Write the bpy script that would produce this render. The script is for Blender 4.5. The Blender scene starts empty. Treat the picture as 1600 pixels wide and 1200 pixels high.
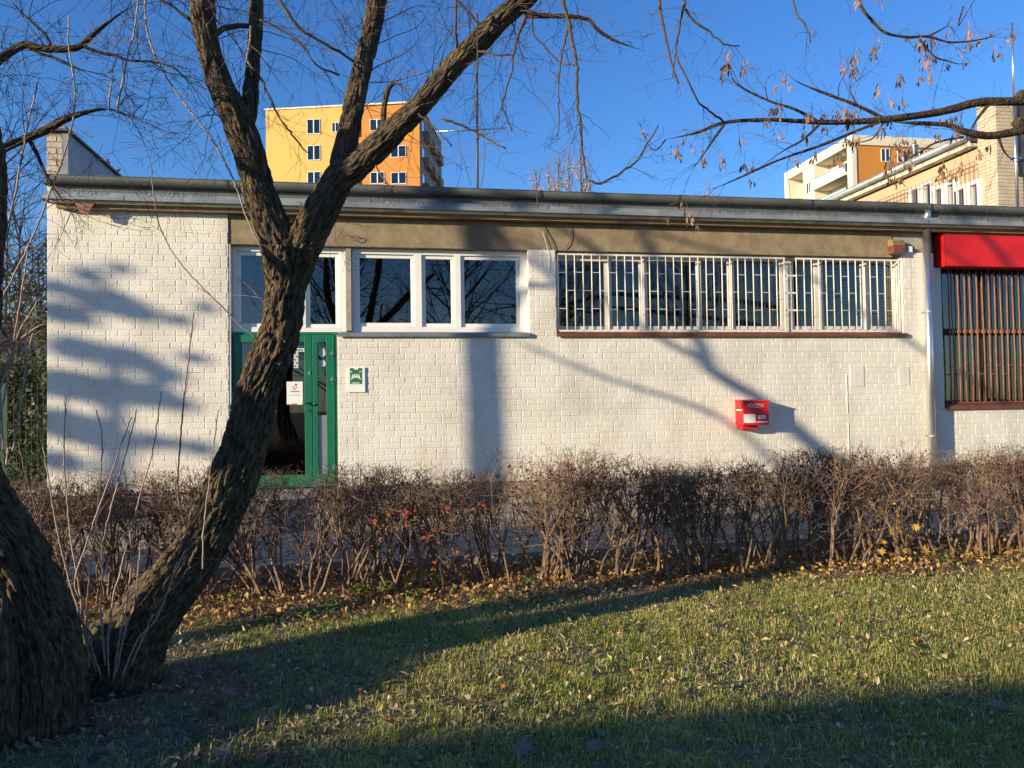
import bpy, math, random
import numpy as np
from mathutils import Vector, Matrix, Euler, noise

# ------------------------------------------------------------------ camera, light, exposure
S = bpy.context.scene
COL = S.collection
F = 1190.0                      # focal length in pixels of the 1600 px wide photograph
EYE = Vector((0.0, 0.0, 1.6))
YAW, PITCH, ROLL = math.radians(9.935), math.radians(1.473), math.radians(-0.884)
SUN_AZ, SUN_EL = math.radians(65.0), math.radians(12.0)   # travel direction from wall normal, elevation

FW = Vector((math.sin(YAW) * math.cos(PITCH), math.cos(YAW) * math.cos(PITCH), math.sin(PITCH)))
_r = Vector((math.cos(YAW), -math.sin(YAW), 0)); _u = _r.cross(FW)
RT = _r * math.cos(ROLL) + _u * math.sin(ROLL)
UP = -_r * math.sin(ROLL) + _u * math.cos(ROLL)
cam_d = bpy.data.cameras.new('camera'); cam = bpy.data.objects.new('camera', cam_d); COL.objects.link(cam)
cam_d.sensor_width = 36.0; cam_d.lens = F / 1600 * 36.0; cam_d.clip_start = 0.05; cam_d.clip_end = 3000
cam.matrix_world = Matrix(((RT.x, UP.x, -FW.x, EYE.x), (RT.y, UP.y, -FW.y, EYE.y), (RT.z, UP.z, -FW.z, EYE.z), (0, 0, 0, 1)))
S.camera = cam
S.render.resolution_x, S.render.resolution_y = 1024, 768

SUN_D = Vector((math.sin(SUN_AZ) * math.cos(SUN_EL), math.cos(SUN_AZ) * math.cos(SUN_EL), -math.sin(SUN_EL)))
world = bpy.data.worlds.new('World'); S.world = world; world.use_nodes = True
wn = world.node_tree.nodes; wl = world.node_tree.links
bg = wn['Background']; sky = wn.new('ShaderNodeTexSky'); sky.sky_type = 'NISHITA'; sky.sun_disc = False
sky.sun_elevation = SUN_EL
sky.sun_rotation = math.atan2(-SUN_D.x, -SUN_D.y)
sky.altitude = 100; sky.air_density = 1.0; sky.dust_density = 0.2; sky.ozone_density = 4.0
hsv = wn.new('ShaderNodeHueSaturation'); hsv.inputs['Saturation'].default_value = 1.15; hsv.inputs['Hue'].default_value = 0.511
wl.new(sky.outputs[0], hsv.inputs['Color']); wl.new(hsv.outputs[0], bg.inputs[0]); bg.inputs[1].default_value = 0.135
sl = bpy.data.lights.new('sun', 'SUN'); sl.energy = 4.7; sl.angle = math.radians(0.53); sl.color = (1.0, 0.835, 0.575)
sun = bpy.data.objects.new('sun', sl); COL.objects.link(sun)
sun.rotation_euler = SUN_D.to_track_quat('-Z', 'Y').to_euler(); sun.location = (-20, -10, 20)
vs = S.view_settings; vs.view_transform = 'Standard'; vs.look = 'None'; vs.gamma = 1.0; vs.exposure = 0.8; vs.use_curve_mapping = False

# ------------------------------------------------------------------ helpers: pixels, meshes, objects
def ray(px, py):
    return FW + RT * ((px - 800) / F) - UP * ((py - 600) / F)
def PX(px, py, Y):
    d = ray(px, py); return EYE + d * (Y / d.y)
def WX(px, py, Y): return PX(px, py, Y).x
def WZ(px, py, Y): return PX(px, py, Y).z
def depth(P): return (P - EYE).dot(FW)
def GP(px, py, z=0.0):
    d = ray(px, py); return EYE + d * ((z - EYE.z) / d.z)

class MB:
    def __init__(self): self.v = []; self.f = []; self.c = []
    def box(self, x0, x1, y0, y1, z0, z1):
        b = len(self.v)
        self.v += [(x0,y0,z0),(x1,y0,z0),(x1,y1,z0),(x0,y1,z0),(x0,y0,z1),(x1,y0,z1),(x1,y1,z1),(x0,y1,z1)]
        self.f += [tuple(b+i for i in q) for q in ((0,3,2,1),(4,5,6,7),(0,1,5,4),(1,2,6,5),(2,3,7,6),(3,0,4,7))]
        return self
    def poly(self, pts):
        b = len(self.v); self.v += [tuple(p) for p in pts]; self.f.append(tuple(range(b, b+len(pts)))); return self
    def prism(self, prof, x0, x1):                 # profile of (y, z) points extruded along x
        b = len(self.v); n = len(prof)
        self.v += [(x0, y, z) for y, z in prof] + [(x1, y, z) for y, z in prof]
        for i in range(n):
            j = (i+1) % n; self.f.append((b+i, b+j, b+n+j, b+n+i))
        self.f.append(tuple(b+n-1-i for i in range(n))); self.f.append(tuple(b+n+i for i in range(n)))
        return self
    def prism_xz(self, prof, y0, y1):              # profile of (x, z) points extruded along y
        b = len(self.v); n = len(prof)
        self.v += [(x, y0, z) for x, z in prof] + [(x, y1, z) for x, z in prof]
        for i in range(n):
            j = (i+1) % n; self.f.append((b+i, b+j, b+n+j, b+n+i))
        self.f.append(tuple(b+n-1-i for i in range(n))); self.f.append(tuple(b+n+i for i in range(n)))
        return self
    def tube(self, pts, rad, n=6, cap=True):
        b = len(self.v); m = len(pts); up = None
        for i, p in enumerate(pts):
            t = (pts[min(i+1, m-1)] - pts[max(i-1, 0)])
            t = t.normalized() if t.length > 1e-9 else Vector((0,0,1))
            if up is None:
                a = Vector((1,0,0)) if abs(t.x) < .8 else Vector((0,1,0)); up = (a - t * a.dot(t)).normalized()
            else:
                up = up - t * up.dot(t); up = up.normalized() if up.length > 1e-6 else t.orthogonal().normalized()
            w = t.cross(up); r = rad[i]
            for k in range(n):
                a = 2*math.pi*k/n; q = p + up*(r*math.cos(a)) + w*(r*math.sin(a)); self.v.append((q.x,q.y,q.z))
        for i in range(m-1):
            for k in range(n):
                k2 = (k+1) % n; self.f.append((b+i*n+k, b+i*n+k2, b+(i+1)*n+k2, b+(i+1)*n+k))
        if cap and n > 2:
            self.f.append(tuple(b+n-1-k for k in range(n))); self.f.append(tuple(b+(m-1)*n+k for k in range(n)))
        return self
    def build(self, name, mat, parent=None, smooth=False, stuff=False, bevel=0.0):
        me = bpy.data.meshes.new(name); me.from_pydata(self.v, [], self.f); me.update()
        if smooth: me.polygons.foreach_set('use_smooth', [True]*len(me.polygons))
        if self.c:
            at = me.color_attributes.new('tint', 'FLOAT_COLOR', 'POINT')
            at.data.foreach_set('color', np.array([(c[0],c[1],c[2],1.0) for c in self.c], dtype=np.float32).ravel())
        if getattr(self,'bk',None) is not None and len(self.bk) == len(self.v):
            at = me.attributes.new('bk','FLOAT_VECTOR','POINT'); at.data.foreach_set('vector', np.array(self.bk,np.float32).ravel())
        return link(name, me, mat, parent, stuff, bevel)

def link(name, me, mat, parent=None, stuff=False, bevel=0.0):
    o = bpy.data.objects.new(name, me); COL.objects.link(o)
    if mat and not me.materials: me.materials.append(M[mat])
    if parent: put(o, parent)
    if stuff: o['kind'] = 'stuff'
    if bevel > 0:
        md = o.modifiers.new('bevel', 'BEVEL'); md.width = bevel; md.segments = 2; md.limit_method = 'ANGLE'
    return o
def put(o, parent):
    o.parent = parent
    o.matrix_parent_inverse = world_of(parent).inverted()
def world_of(o):
    m = Matrix.LocRotScale(o.location, o.rotation_euler, o.scale)
    return world_of(o.parent) @ o.matrix_parent_inverse @ m if o.parent else m
def thing(name, label, cat, loc=(0,0,0), group=None):
    o = bpy.data.objects.new(name, None); COL.objects.link(o); o.location = loc; o.empty_display_size = .2
    return tag(o, label, cat, group)
def tag(o, label, cat, group=None):
    o['label'] = label; o['category'] = cat
    if group: o['group'] = group
    return o
def struct(o): o['kind'] = 'structure'; return o
def box(name, mat, parent, x0, x1, y0, y1, z0, z1, bevel=0.0):
    return MB().box(x0,x1,y0,y1,z0,z1).build(name, mat, parent, bevel=bevel)

def np_mesh(name, V, quads, tris, mat, cols=None, parent=None, smooth=False):
    me = bpy.data.meshes.new(name)
    nv = len(V); nq = 0 if quads is None else len(quads); nt = 0 if tris is None else len(tris)
    me.vertices.add(nv); me.vertices.foreach_set('co', np.asarray(V, np.float32).ravel())
    idx = []; starts = []
    if nq: idx.append(np.asarray(quads, np.int32).ravel()); starts.append(np.arange(nq)*4)
    if nt: idx.append(np.asarray(tris, np.int32).ravel()); starts.append(nq*4 + np.arange(nt)*3)
    idx = np.concatenate(idx); starts = np.concatenate(starts).astype(np.int32)
    me.loops.add(len(idx)); me.loops.foreach_set('vertex_index', idx)
    me.polygons.add(nq+nt); me.polygons.foreach_set('loop_start', starts)
    me.update(calc_edges=True); me.validate()
    if smooth: me.polygons.foreach_set('use_smooth', [True]*(nq+nt))
    if cols is not None:
        at = me.color_attributes.new('tint', 'FLOAT_COLOR', 'POINT')
        c4 = np.ones((nv,4), np.float32); c4[:,:3] = cols; at.data.foreach_set('color', c4.ravel())
    return link(name, me, mat, parent)

def spline(pts, step):                            # Catmull-Rom through rows of numbers
    P = [np.array(p, float) for p in pts]; P = [2*P[0]-P[1]] + P + [2*P[-1]-P[-2]]; out = []
    for i in range(1, len(P)-2):
        a,b,c,d = P[i-1:i+3]; L = np.linalg.norm((c-b)[:3]); n = max(1, int(L/step))
        for k in range(n):
            t = k/n; out.append(.5*((2*b)+(c-a)*t+(2*a-5*b+4*c-d)*t*t+(3*b-a-3*c+d)*t**3))
    out.append(P[-2]); return out

# ------------------------------------------------------------------ materials
M = {}
def mat(name, col, rough=.7, col2=None, scale=8.0, bump=0.0, bscale=40.0, metal=0.0, tint=False, spec=.5, stretch=(1,1,1), detail=6, c3=None, s3=1.5, lo=.35, hi=.65, trans=0.0, world=False):
    m = bpy.data.materials.new(name); m.use_nodes = True; M[name] = m
    nt = m.node_tree; N = nt.nodes; L = nt.links; p = N['Principled BSDF']
    p.inputs['Roughness'].default_value = rough; p.inputs['Metallic'].default_value = metal
    p.inputs['Specular IOR Level'].default_value = spec
    tc = N.new('ShaderNodeTexCoord'); mp = N.new('ShaderNodeMapping'); mp.inputs['Scale'].default_value = stretch
    if world:
        g = N.new('ShaderNodeNewGeometry'); L.new(g.outputs['Position'], mp.inputs[0])
    else: L.new(tc.outputs['Object'], mp.inputs[0])
    src = None
    if tint:
        a = N.new('ShaderNodeVertexColor'); a.layer_name = 'tint'; src = a.outputs[0]
    if col2 is not None:
        n = N.new('ShaderNodeTexNoise'); n.inputs['Scale'].default_value = scale; n.inputs['Detail'].default_value = detail
        n.inputs['Roughness'].default_value = .6; L.new(mp.outputs[0], n.inputs['Vector'])
        r = N.new('ShaderNodeValToRGB'); r.color_ramp.elements[0].position = lo; r.color_ramp.elements[1].position = hi
        r.color_ramp.elements[0].color = (*col, 1); r.color_ramp.elements[1].color = (*col2, 1); L.new(n.outputs[0], r.inputs[0]); out = r.outputs[0]
        if c3 is not None:
            n2 = N.new('ShaderNodeTexNoise'); n2.inputs['Scale'].default_value = s3; n2.inputs['Detail'].default_value = 5; L.new(mp.outputs[0], n2.inputs['Vector'])
            r2 = N.new('ShaderNodeValToRGB'); r2.color_ramp.elements[0].position = .48; r2.color_ramp.elements[1].position = .78; L.new(n2.outputs[0], r2.inputs[0])
            mx = N.new('ShaderNodeMix'); mx.data_type = 'RGBA'; L.new(r2.outputs[0], mx.inputs[0]); L.new(out, mx.inputs[6]); mx.inputs[7].default_value = (*c3, 1); out = mx.outputs[2]
        if src is not None:
            mx = N.new('ShaderNodeMix'); mx.data_type = 'RGBA'; mx.blend_type = 'MULTIPLY'; mx.inputs[0].default_value = 1; L.new(src, mx.inputs[6]); L.new(out, mx.inputs[7]); out = mx.outputs[2]
        src = out
    if src is not None: L.new(src, p.inputs['Base Color'])
    else: p.inputs['Base Color'].default_value = (*col, 1)
    if bump > 0:
        b = N.new('ShaderNodeTexNoise'); b.inputs['Scale'].default_value = bscale; b.inputs['Detail'].default_value = 6; L.new(mp.outputs[0], b.inputs['Vector'])
        bn = N.new('ShaderNodeBump'); bn.inputs['Strength'].default_value = bump; bn.inputs['Distance'].default_value = .02; L.new(b.outputs[0], bn.inputs['Height']); L.new(bn.outputs[0], p.inputs['Normal'])
    if trans > 0:
        t = N.new('ShaderNodeBsdfTranslucent'); ms = N.new('ShaderNodeMixShader'); ms.inputs[0].default_value = trans
        if src is not None: L.new(src, t.inputs[0])
        else: t.inputs[0].default_value = (*col, 1)
        o = N['Material Output']; L.new(p.outputs[0], ms.inputs[1]); L.new(t.outputs[0], ms.inputs[2]); L.new(ms.outputs[0], o.inputs[0])
    return m
def streaks(name, amt):                           # rain streaks and blotches on paint
    nt = M[name].node_tree; N = nt.nodes; L = nt.links; p = N['Principled BSDF']; src = p.inputs['Base Color'].links[0].from_socket
    g = N.new('ShaderNodeNewGeometry'); f = None
    for sc, z, lo, hi in ((9.0,.07,.55,.8),(1.3,.6,.5,.75)):
        mp = N.new('ShaderNodeMapping'); mp.inputs['Scale'].default_value = (1,1,z); L.new(g.outputs['Position'], mp.inputs[0])
        n = N.new('ShaderNodeTexNoise'); n.inputs['Scale'].default_value = sc; n.inputs['Detail'].default_value = 5; L.new(mp.outputs[0], n.inputs['Vector'])
        r = N.new('ShaderNodeMapRange'); r.inputs[1].default_value = lo; r.inputs[2].default_value = hi; r.inputs[4].default_value = amt; L.new(n.outputs[0], r.inputs[0])
        mx = N.new('ShaderNodeMix'); mx.data_type = 'RGBA'; L.new(r.outputs[0], mx.inputs[0]); L.new(src, mx.inputs[6]); mx.inputs[7].default_value = (.42,.385,.32,1); src = mx.outputs[2]
    L.new(src, p.inputs['Base Color'])
def glass(name, tint, k):
    m = bpy.data.materials.new(name); m.use_nodes = True; M[name] = m; N = m.node_tree.nodes; L = m.node_tree.links
    N.remove(N['Principled BSDF']); t = N.new('ShaderNodeBsdfTransparent'); t.inputs[0].default_value = (*tint, 1)
    g = N.new('ShaderNodeBsdfGlossy'); g.inputs['Roughness'].default_value = 0.012; g.inputs[0].default_value = (.95,.97,1,1)
    fr = N.new('ShaderNodeFresnel'); fr.inputs[0].default_value = 1.5
    mu = N.new('ShaderNodeMath'); mu.operation = 'MULTIPLY'; mu.inputs[1].default_value = k; mu.use_clamp = True; L.new(fr.outputs[0], mu.inputs[0])
    tc = N.new('ShaderNodeTexCoord'); nz = N.new('ShaderNodeTexNoise'); nz.inputs['Scale'].default_value = 1.6; nz.inputs['Detail'].default_value = 1; L.new(tc.outputs['Object'], nz.inputs['Vector'])
    bn = N.new('ShaderNodeBump'); bn.inputs['Strength'].default_value = .05; bn.inputs['Distance'].default_value = .02; L.new(nz.outputs[0], bn.inputs['Height']); L.new(bn.outputs[0], g.inputs['Normal'])
    ms = N.new('ShaderNodeMixShader'); L.new(mu.outputs[0], ms.inputs[0]); L.new(t.outputs[0], ms.inputs[1]); L.new(g.outputs[0], ms.inputs[2]); L.new(ms.outputs[0], N['Material Output'].inputs[0])

mat('white_paint', (.67,.63,.545), .65, (.735,.70,.62), 2.2, .3, 45, c3=(.58,.54,.46), s3=1.6, world=True)
mat('mortar_paint', (.67,.63,.545), .65, (.735,.70,.62), 2.2, .3, 45, c3=(.58,.54,.46), s3=1.6, world=True)
mat('plaster_beam', (.25,.185,.11), .95, (.36,.28,.18), 6.0, 1.0, 90, c3=(.17,.135,.09), s3=1.2, world=True)
mat('concrete', (.27,.24,.20), .9, (.38,.34,.29), 4.0, .5, 40, world=True)
mat('paver', (.24,.195,.15), .9, (.33,.275,.215), 2.2, .4, 50, world=True)
mat('pvc', (.80,.79,.76), .35, (.75,.73,.69), 4.0)
mat('old_white', (.66,.62,.58), .6, (.58,.53,.48), 9.0, .2, 50)
mat('grille_white', (.76,.73,.66), .5, (.60,.55,.47), 14.0, lo=.45, hi=.75)
mat('green_paint', (.003,.125,.066), .42, (.004,.155,.08), 3.0, .1, 30, c3=(.006,.10,.055), s3=2.0)
mat('dark_metal', (.035,.04,.043), .5, (.07,.075,.08), 5.0)
mat('zinc', (.17,.19,.20), .45, (.29,.315,.33), 2.5, .15, 20, metal=.15, world=True)
mat('gutter_metal', (.085,.09,.088), .5, (.165,.168,.16), 2.0, .15, 18, metal=.1, world=True)
mat('galvanised', (.62,.66,.68), .28, (.72,.75,.77), 3.0, .1, 14, metal=.92)
mat('brown_sill', (.13,.04,.022), .45, (.19,.065,.04), 6.0, .1, 30)
mat('rust_bar', (.20,.085,.045), .6, (.29,.13,.07), 12.0, .2, 60)
mat('red_paint', (.62,.012,.018), .35, (.70,.02,.02), 3.0)
mat('red_sign', (.60,.008,.008), .42, (.66,.014,.012), 2.0)
mat('cream', (.60,.54,.42), .7, (.70,.64,.52), 7.0, .2, 40, c3=(.25,.2,.15), s3=4.0)
mat('paper', (.80,.80,.78), .6, (.74,.75,.74), 5.0)
mat('white_mark', (.80,.80,.79), .5)
mat('sign_green', (.02,.16,.06), .5)
mat('interior', (.025,.024,.022), .9, (.04,.038,.035), 1.5)
mat('interior_light', (.08,.077,.07), .9, (.11,.105,.1), 1.5)
mat('goods', (.42,.36,.26), .8, (.20,.15,.10), 30.0)
mat('blind', (.55,.56,.56), .6, (.48,.49,.50), 4.0)
mat('steel_panel', (.30,.32,.34), .35, (.36,.38,.40), 3.0, metal=.5)
glass('glass', (.26,.30,.30), 2.6)
glass('far_glass', (.15,.17,.2), 4.0)
glass('dark_glass', (.07,.075,.07), 2.2)
glass('clear_glass', (.66,.70,.70), 1.5)
mat('seed_dark', (.10,.065,.05), .85, (.17,.11,.08), 30.0)
mat('curtain', (.52,.53,.51), .9, (.38,.40,.40), 3.0)
mat('rib_tan', (.26,.19,.10), .7, (.18,.12,.07), 12.0)
mat('twig_dark', (.06,.042,.036), .85, (.12,.085,.068), 10.0)
mat('twig_pale', (.26,.19,.14), .75, (.42,.335,.26), 22.0)
mat('twig_red', (.16,.075,.065), .75, (.24,.13,.11), 14.0)
mat('hedge_twig', (.08,.048,.033), .85, (.25,.165,.11), 12.0, .2, 60)
mat('leaf', (.9,.9,.9), .8, (1.1,1.1,1.1), 60.0, tint=True, trans=.28)
mat('grass', (.9,.9,.9), .75, (1.1,1.1,1.1), 3.0, tint=True, trans=.14, spec=.25, world=True)
mat('soil', (.10,.078,.045), .98, (.20,.16,.085), 14.0, .9, 30, c3=(.15,.15,.06), s3=2.0, world=True)
mat('seed', (.52,.30,.17), .8, (.30,.16,.09), 30.0, trans=.3)
mat('far_yellow', (.63,.395,.108), .8, (.585,.36,.10), .25, world=True)
mat('far_orange', (.52,.215,.04), .8, (.48,.195,.035), .3, world=True)
mat('far_shade', (.22,.17,.13), .85, (.26,.20,.16), .4, world=True)  # dark tone carries the shade of the tower side, recess and house
mat('far_cream', (.66,.61,.50), .8, (.62,.57,.47), .4, world=True)
mat('far_tan', (.46,.35,.22), .85, (.42,.315,.20), .6, world=True)
mat('clinker', (.42,.35,.25), .9, (.52,.44,.33), 6.0, .3, 40, world=True)
mat('clinker_joint', (.25,.21,.16), .95, (.30,.25,.19), 5.0, world=True)
mat('parapet_brick', (.40,.31,.24), .9, (.55,.46,.37), 9.0, .4, 40, world=True)
mat('conifer', (.02,.035,.012), .8, (.05,.075,.025), 4.0, world=True)
mat('poplar_leaf', (.34,.25,.13), .85, (.42,.33,.18), 1.0, world=True)
mat('fence_green', (.015,.05,.03), .5, (.02,.06,.04), 6.0)
mat('blue_sill', (.12,.15,.18), .45, (.20,.23,.26), 6.0, .1, 30)
def bark_shader(name, dark, light, moss, scale):
    m = bpy.data.materials.new(name); m.use_nodes = True; M[name] = m; N = m.node_tree.nodes; L = m.node_tree.links; p = N['Principled BSDF']; p.inputs['Roughness'].default_value = .95; p.inputs['Specular IOR Level'].default_value = .2
    a = N.new('ShaderNodeAttribute'); a.attribute_name = 'bk'; mp = N.new('ShaderNodeMapping'); mp.inputs['Scale'].default_value = (1,1,.22); L.new(a.outputs['Vector'], mp.inputs[0])
    nz = N.new('ShaderNodeTexNoise'); nz.inputs['Scale'].default_value = scale*.5; nz.inputs['Detail'].default_value = 3; L.new(mp.outputs[0], nz.inputs['Vector'])
    ad = N.new('ShaderNodeMix'); ad.data_type = 'RGBA'; ad.blend_type = 'LINEAR_LIGHT'; ad.inputs[0].default_value = .012; L.new(mp.outputs[0], ad.inputs[6]); L.new(nz.outputs['Color'], ad.inputs[7])
    vo = N.new('ShaderNodeTexVoronoi'); vo.feature = 'DISTANCE_TO_EDGE'; vo.inputs['Scale'].default_value = scale; L.new(ad.outputs[2], vo.inputs['Vector'])
    rm = N.new('ShaderNodeMapRange'); rm.inputs[2].default_value = .22; L.new(vo.outputs['Distance'], rm.inputs[0])
    fn = N.new('ShaderNodeTexNoise'); fn.inputs['Scale'].default_value = scale*3.2; fn.inputs['Detail'].default_value = 6; L.new(mp.outputs[0], fn.inputs['Vector'])
    hm = N.new('ShaderNodeMath'); hm.operation = 'MULTIPLY_ADD'; hm.inputs[1].default_value = .45; L.new(fn.outputs[0], hm.inputs[0]); L.new(rm.outputs[0], hm.inputs[2])
    bn = N.new('ShaderNodeBump'); bn.inputs['Strength'].default_value = 1.0; bn.inputs['Distance'].default_value = .013; L.new(hm.outputs[0], bn.inputs['Height']); L.new(bn.outputs[0], p.inputs['Normal'])
    cn = N.new('ShaderNodeTexNoise'); cn.inputs['Scale'].default_value = scale*.9; cn.inputs['Detail'].default_value = 7; cn.inputs['Roughness'].default_value = .7; L.new(mp.outputs[0], cn.inputs['Vector'])
    cr = N.new('ShaderNodeValToRGB'); cr.color_ramp.elements[0].position = .36; cr.color_ramp.elements[1].position = .66; cr.color_ramp.elements[0].color = (*dark,1); cr.color_ramp.elements[1].color = (*light,1); L.new(cn.outputs[0], cr.inputs[0])
    mn = N.new('ShaderNodeTexNoise'); mn.inputs['Scale'].default_value = 5; mn.inputs['Detail'].default_value = 8; mn.inputs['Roughness'].default_value = .75; L.new(a.outputs['Vector'], mn.inputs['Vector'])
    mr = N.new('ShaderNodeValToRGB'); mr.color_ramp.elements[0].position = .52; mr.color_ramp.elements[1].position = .74; L.new(mn.outputs[0], mr.inputs[0])
    mx = N.new('ShaderNodeMix'); mx.data_type = 'RGBA'; L.new(mr.outputs[0], mx.inputs[0]); L.new(cr.outputs[0], mx.inputs[6]); mx.inputs[7].default_value = (*moss,1); L.new(mx.outputs[2], p.inputs['Base Color'])
bark_shader('bark', (.035,.025,.018), (.17,.127,.085), (.15,.13,.045), 46)
bark_shader('bark_smooth', (.05,.036,.027), (.14,.105,.075), (.15,.13,.055), 70)
streaks('white_paint',.42); streaks('mortar_paint',.42); streaks('pvc',.12); streaks('green_paint',.0)
for nm, c in (('dot_red',(.45,.02,.04)),('dot_blue',(.02,.05,.2)),('dot_yellow',(.75,.38,.04)),('dot_dark',(.05,.05,.06)),('pale_blue',(.42,.62,.68)),('ink',(.04,.09,.16)),('sticker',(.55,.58,.55))): mat(nm, c, .5)
# ------------------------------------------------------------------ ground, pavement
YW = 10.09                     # front plane of the white building
rng = random.Random(7); nrng = np.random.default_rng(7)
Z_PAV, Y_PAV = 0.10, 7.55      # pavement: front edge; rises to the building
def pav_z(y): return Z_PAV + (y - Y_PAV) * 0.072
xs = np.linspace(-300, 300, 3)
g = MB()
near = [-300,-60,-20]+[ -8 + i*.5 for i in range(53)]+[40,80,300]
ny = [-300,-60,-20]+[-6+i*.5 for i in range(27)]+[7.5,7.6,25,60,120,300]
for y in ny:
    for x in near:
        z = 0.025*noise.noise(Vector((x*.5,y*.5,0)))+.01*noise.noise(Vector((x*1.7,y*1.7,3))) if -8<x<19 and -6<y<7.4 else 0
        g.v.append((x,y,z-.012))
nx_ = len(near)
for j in range(len(ny)-1):
    for i in range(nx_-1): g.f.append((j*nx_+i, j*nx_+i+1, (j+1)*nx_+i+1, (j+1)*nx_+i))
ground = struct(g.build('ground', 'soil', smooth=True))

pv = MB(); pv.prism([(Y_PAV,-.3),(YW+.3,-.3),(YW+.3,pav_z(YW+.3)-.012),(Y_PAV,Z_PAV-.012)], -9, 16)
pavement = struct(pv.build('pavement', 'concrete'))
p2 = MB(); y = Y_PAV+.09; row = 0
while y < YW:
    x = -8.5 + (row % 2)*.1
    while x < 15.5:
        d = rng.uniform(-.0025,.0025); z0 = pav_z(y); z1 = pav_z(y+.094)
        b = len(p2.v)
        for (ax,ay,az) in ((x,y,z0-.011),(x+.194,y,z0-.011),(x+.194,y+.094,z1-.011),(x,y+.094,z1-.011),(x+.004,y+.004,z0+d),(x+.19,y+.004,z0+d),(x+.19,y+.09,z1+d),(x+.004,y+.09,z1+d)): p2.v.append((ax,ay,az))
        p2.f += [tuple(b+i for i in q) for q in ((4,5,6,7),(0,1,5,4),(1,2,6,5),(2,3,7,6),(3,0,4,7))]
        x += .2
    y += .1; row += 1
p2.build('pavers', 'paver', pavement, stuff=True)
for i in range(24):
    box('kerb_stone', 'concrete', pavement, -9+i*1.0+.005, -9+(i+1)*1.0-.005, Y_PAV-.04, Y_PAV+.085, -.2, Z_PAV+.012, bevel=.008)

# ------------------------------------------------------------------ the white building
B = thing('shop_building', 'long low building of white painted brick with grey gutter and brown plaster band', 'building', (2, YW, .2))
X_L, X_WR = WX(73.5,500,YW), WX(356.5,450,YW)      # wing
X_DL, X_DR = WX(361,600,YW), WX(527,600,YW)
Z_B, Z_D = .56, WZ(445,518,YW)
X_W2L, X_W2R = WX(549,450,YW), WX(826,450,YW)
X_W3L, X_W3R = WX(868.5,450,YW), WX(1410,450,YW)
X_C = 8.2                                           # corner where the wall steps back
Z_WT = 3.685; Z_S = 2.565
Z_SO = 4.17                                         # soffit
YS = YW + .11                                       # shop part set back
X_E = 15.0
# bodies (masonry behind the bricks)
wl_ = MB()
T = .28
def wb(x0,x1,z0,z1,y=YW): wl_.box(x0,x1,y+.003,y+T,z0,z1)
wb(X_L,X_WR,Z_B,Z_SO+.25)
wb(X_DR,X_C,Z_B,Z_S-.04)
wb(X_W2R,X_W3L,Z_S-.04,Z_WT); wb(X_W3R,X_C,Z_S-.04,Z_WT+.07)
X_SL, X_SR = WX(1474,560,YS), 13.2
Z_SB = WZ(1550,631,YS); Z_ST = 3.56
wb(X_C+.0,X_E,Z_B,Z_SB-.05,YS); wb(X_C+.0,X_SL,Z_SB-.05,Z_ST,YS); wb(X_SR,X_E,Z_SB-.05,Z_ST,YS)
wall = wl_.build('brick_wall', 'mortar_paint', B)
# bricks, English bond
def brick_tpl(w, h, seed):
    r = random.Random(seed); V = []; Fc = []
    for ins, y in ((-.0015,.0045),(.0012,.0014),(.0040,-.0003),(.009,-.0006)):
        for sx, sz in ((-1,-1),(1,-1),(1,1),(-1,1)):
            V.append((sx*(w/2-ins)+r.uniform(-.0016,.0016), y+(r.uniform(-.0003,.0003) if y<0 else 0), sz*(h/2-ins)+r.uniform(-.0014,.0014)))
    for k in range(3):
        for i in range(4):
            j = (i+1)%4; Fc.append((k*4+i, k*4+j, (k+1)*4+j, (k+1)*4+i))
    Fc.append((12,13,14,15)); return V, Fc
BH, BW = .078, .27
tpls = {'s':[brick_tpl(.261,.0695,i) for i in range(6)], 'h':[brick_tpl(.126,.0695,20+i) for i in range(6)]}
tme = {}
for k, lst in tpls.items():
    for i,(V,Fc) in enumerate(lst):
        me = bpy.data.meshes.new('brick'); me.from_pydata(V,[],Fc); me.materials.append(M['white_paint']); tme[k,i] = me
regions = [(X_L,X_WR,Z_B,Z_SO-.02,YW),(X_DR+.01,X_C,Z_B,Z_S-.045,YW),(X_W2R,X_W3L,Z_S-.045,Z_WT,YW),(X_W3R,X_C,Z_S-.045,Z_WT+.06,YW),
           (X_C+.01,X_E,Z_B,Z_SB-.06,YS),(X_C+.01,X_SL,Z_SB-.06,Z_ST,YS)]
bricks = []
for (x0,x1,z0,z1,yy) in regions:
    k = 0
    while True:
        zc = Z_B + k*BH + BH/2; k += 1
        if zc + BH/2 > z1 + .02: break
        if zc - BH/2 < z0 - .03: continue
        kind = 's' if k % 2 else 'h'; w = BW if kind == 's' else BW/2
        x = -6.0 + (0 if kind == 's' else BW/4) + (.0675 if (k//2)%2 else 0)
        while x < x1:
            a, b = max(x,x0), min(x+w,x1)
            if b - a > .045 and rng.random() > .004:
                sc = (b-a-.011)/(w-.011); kd = kind
                if kind == 's' and sc < .62: kd = 'h'; sc = (b-a-.011)/.124
                bricks.append(((a+b)/2+rng.uniform(-.002,.002), yy+rng.gauss(0,.0007), zc+rng.uniform(-.0015,.0015)+.0012*math.sin(((a+b)/2)*1.3), kd, rng.randrange(6), sc, rng.gauss(0,.006)))
            x += w
bricks.sort(key=lambda b: (b[0]-0)**2*.35 + (b[2]-2.3)**2 + (0 if b[0] < X_WR else 1000))
rest = MB()
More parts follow.
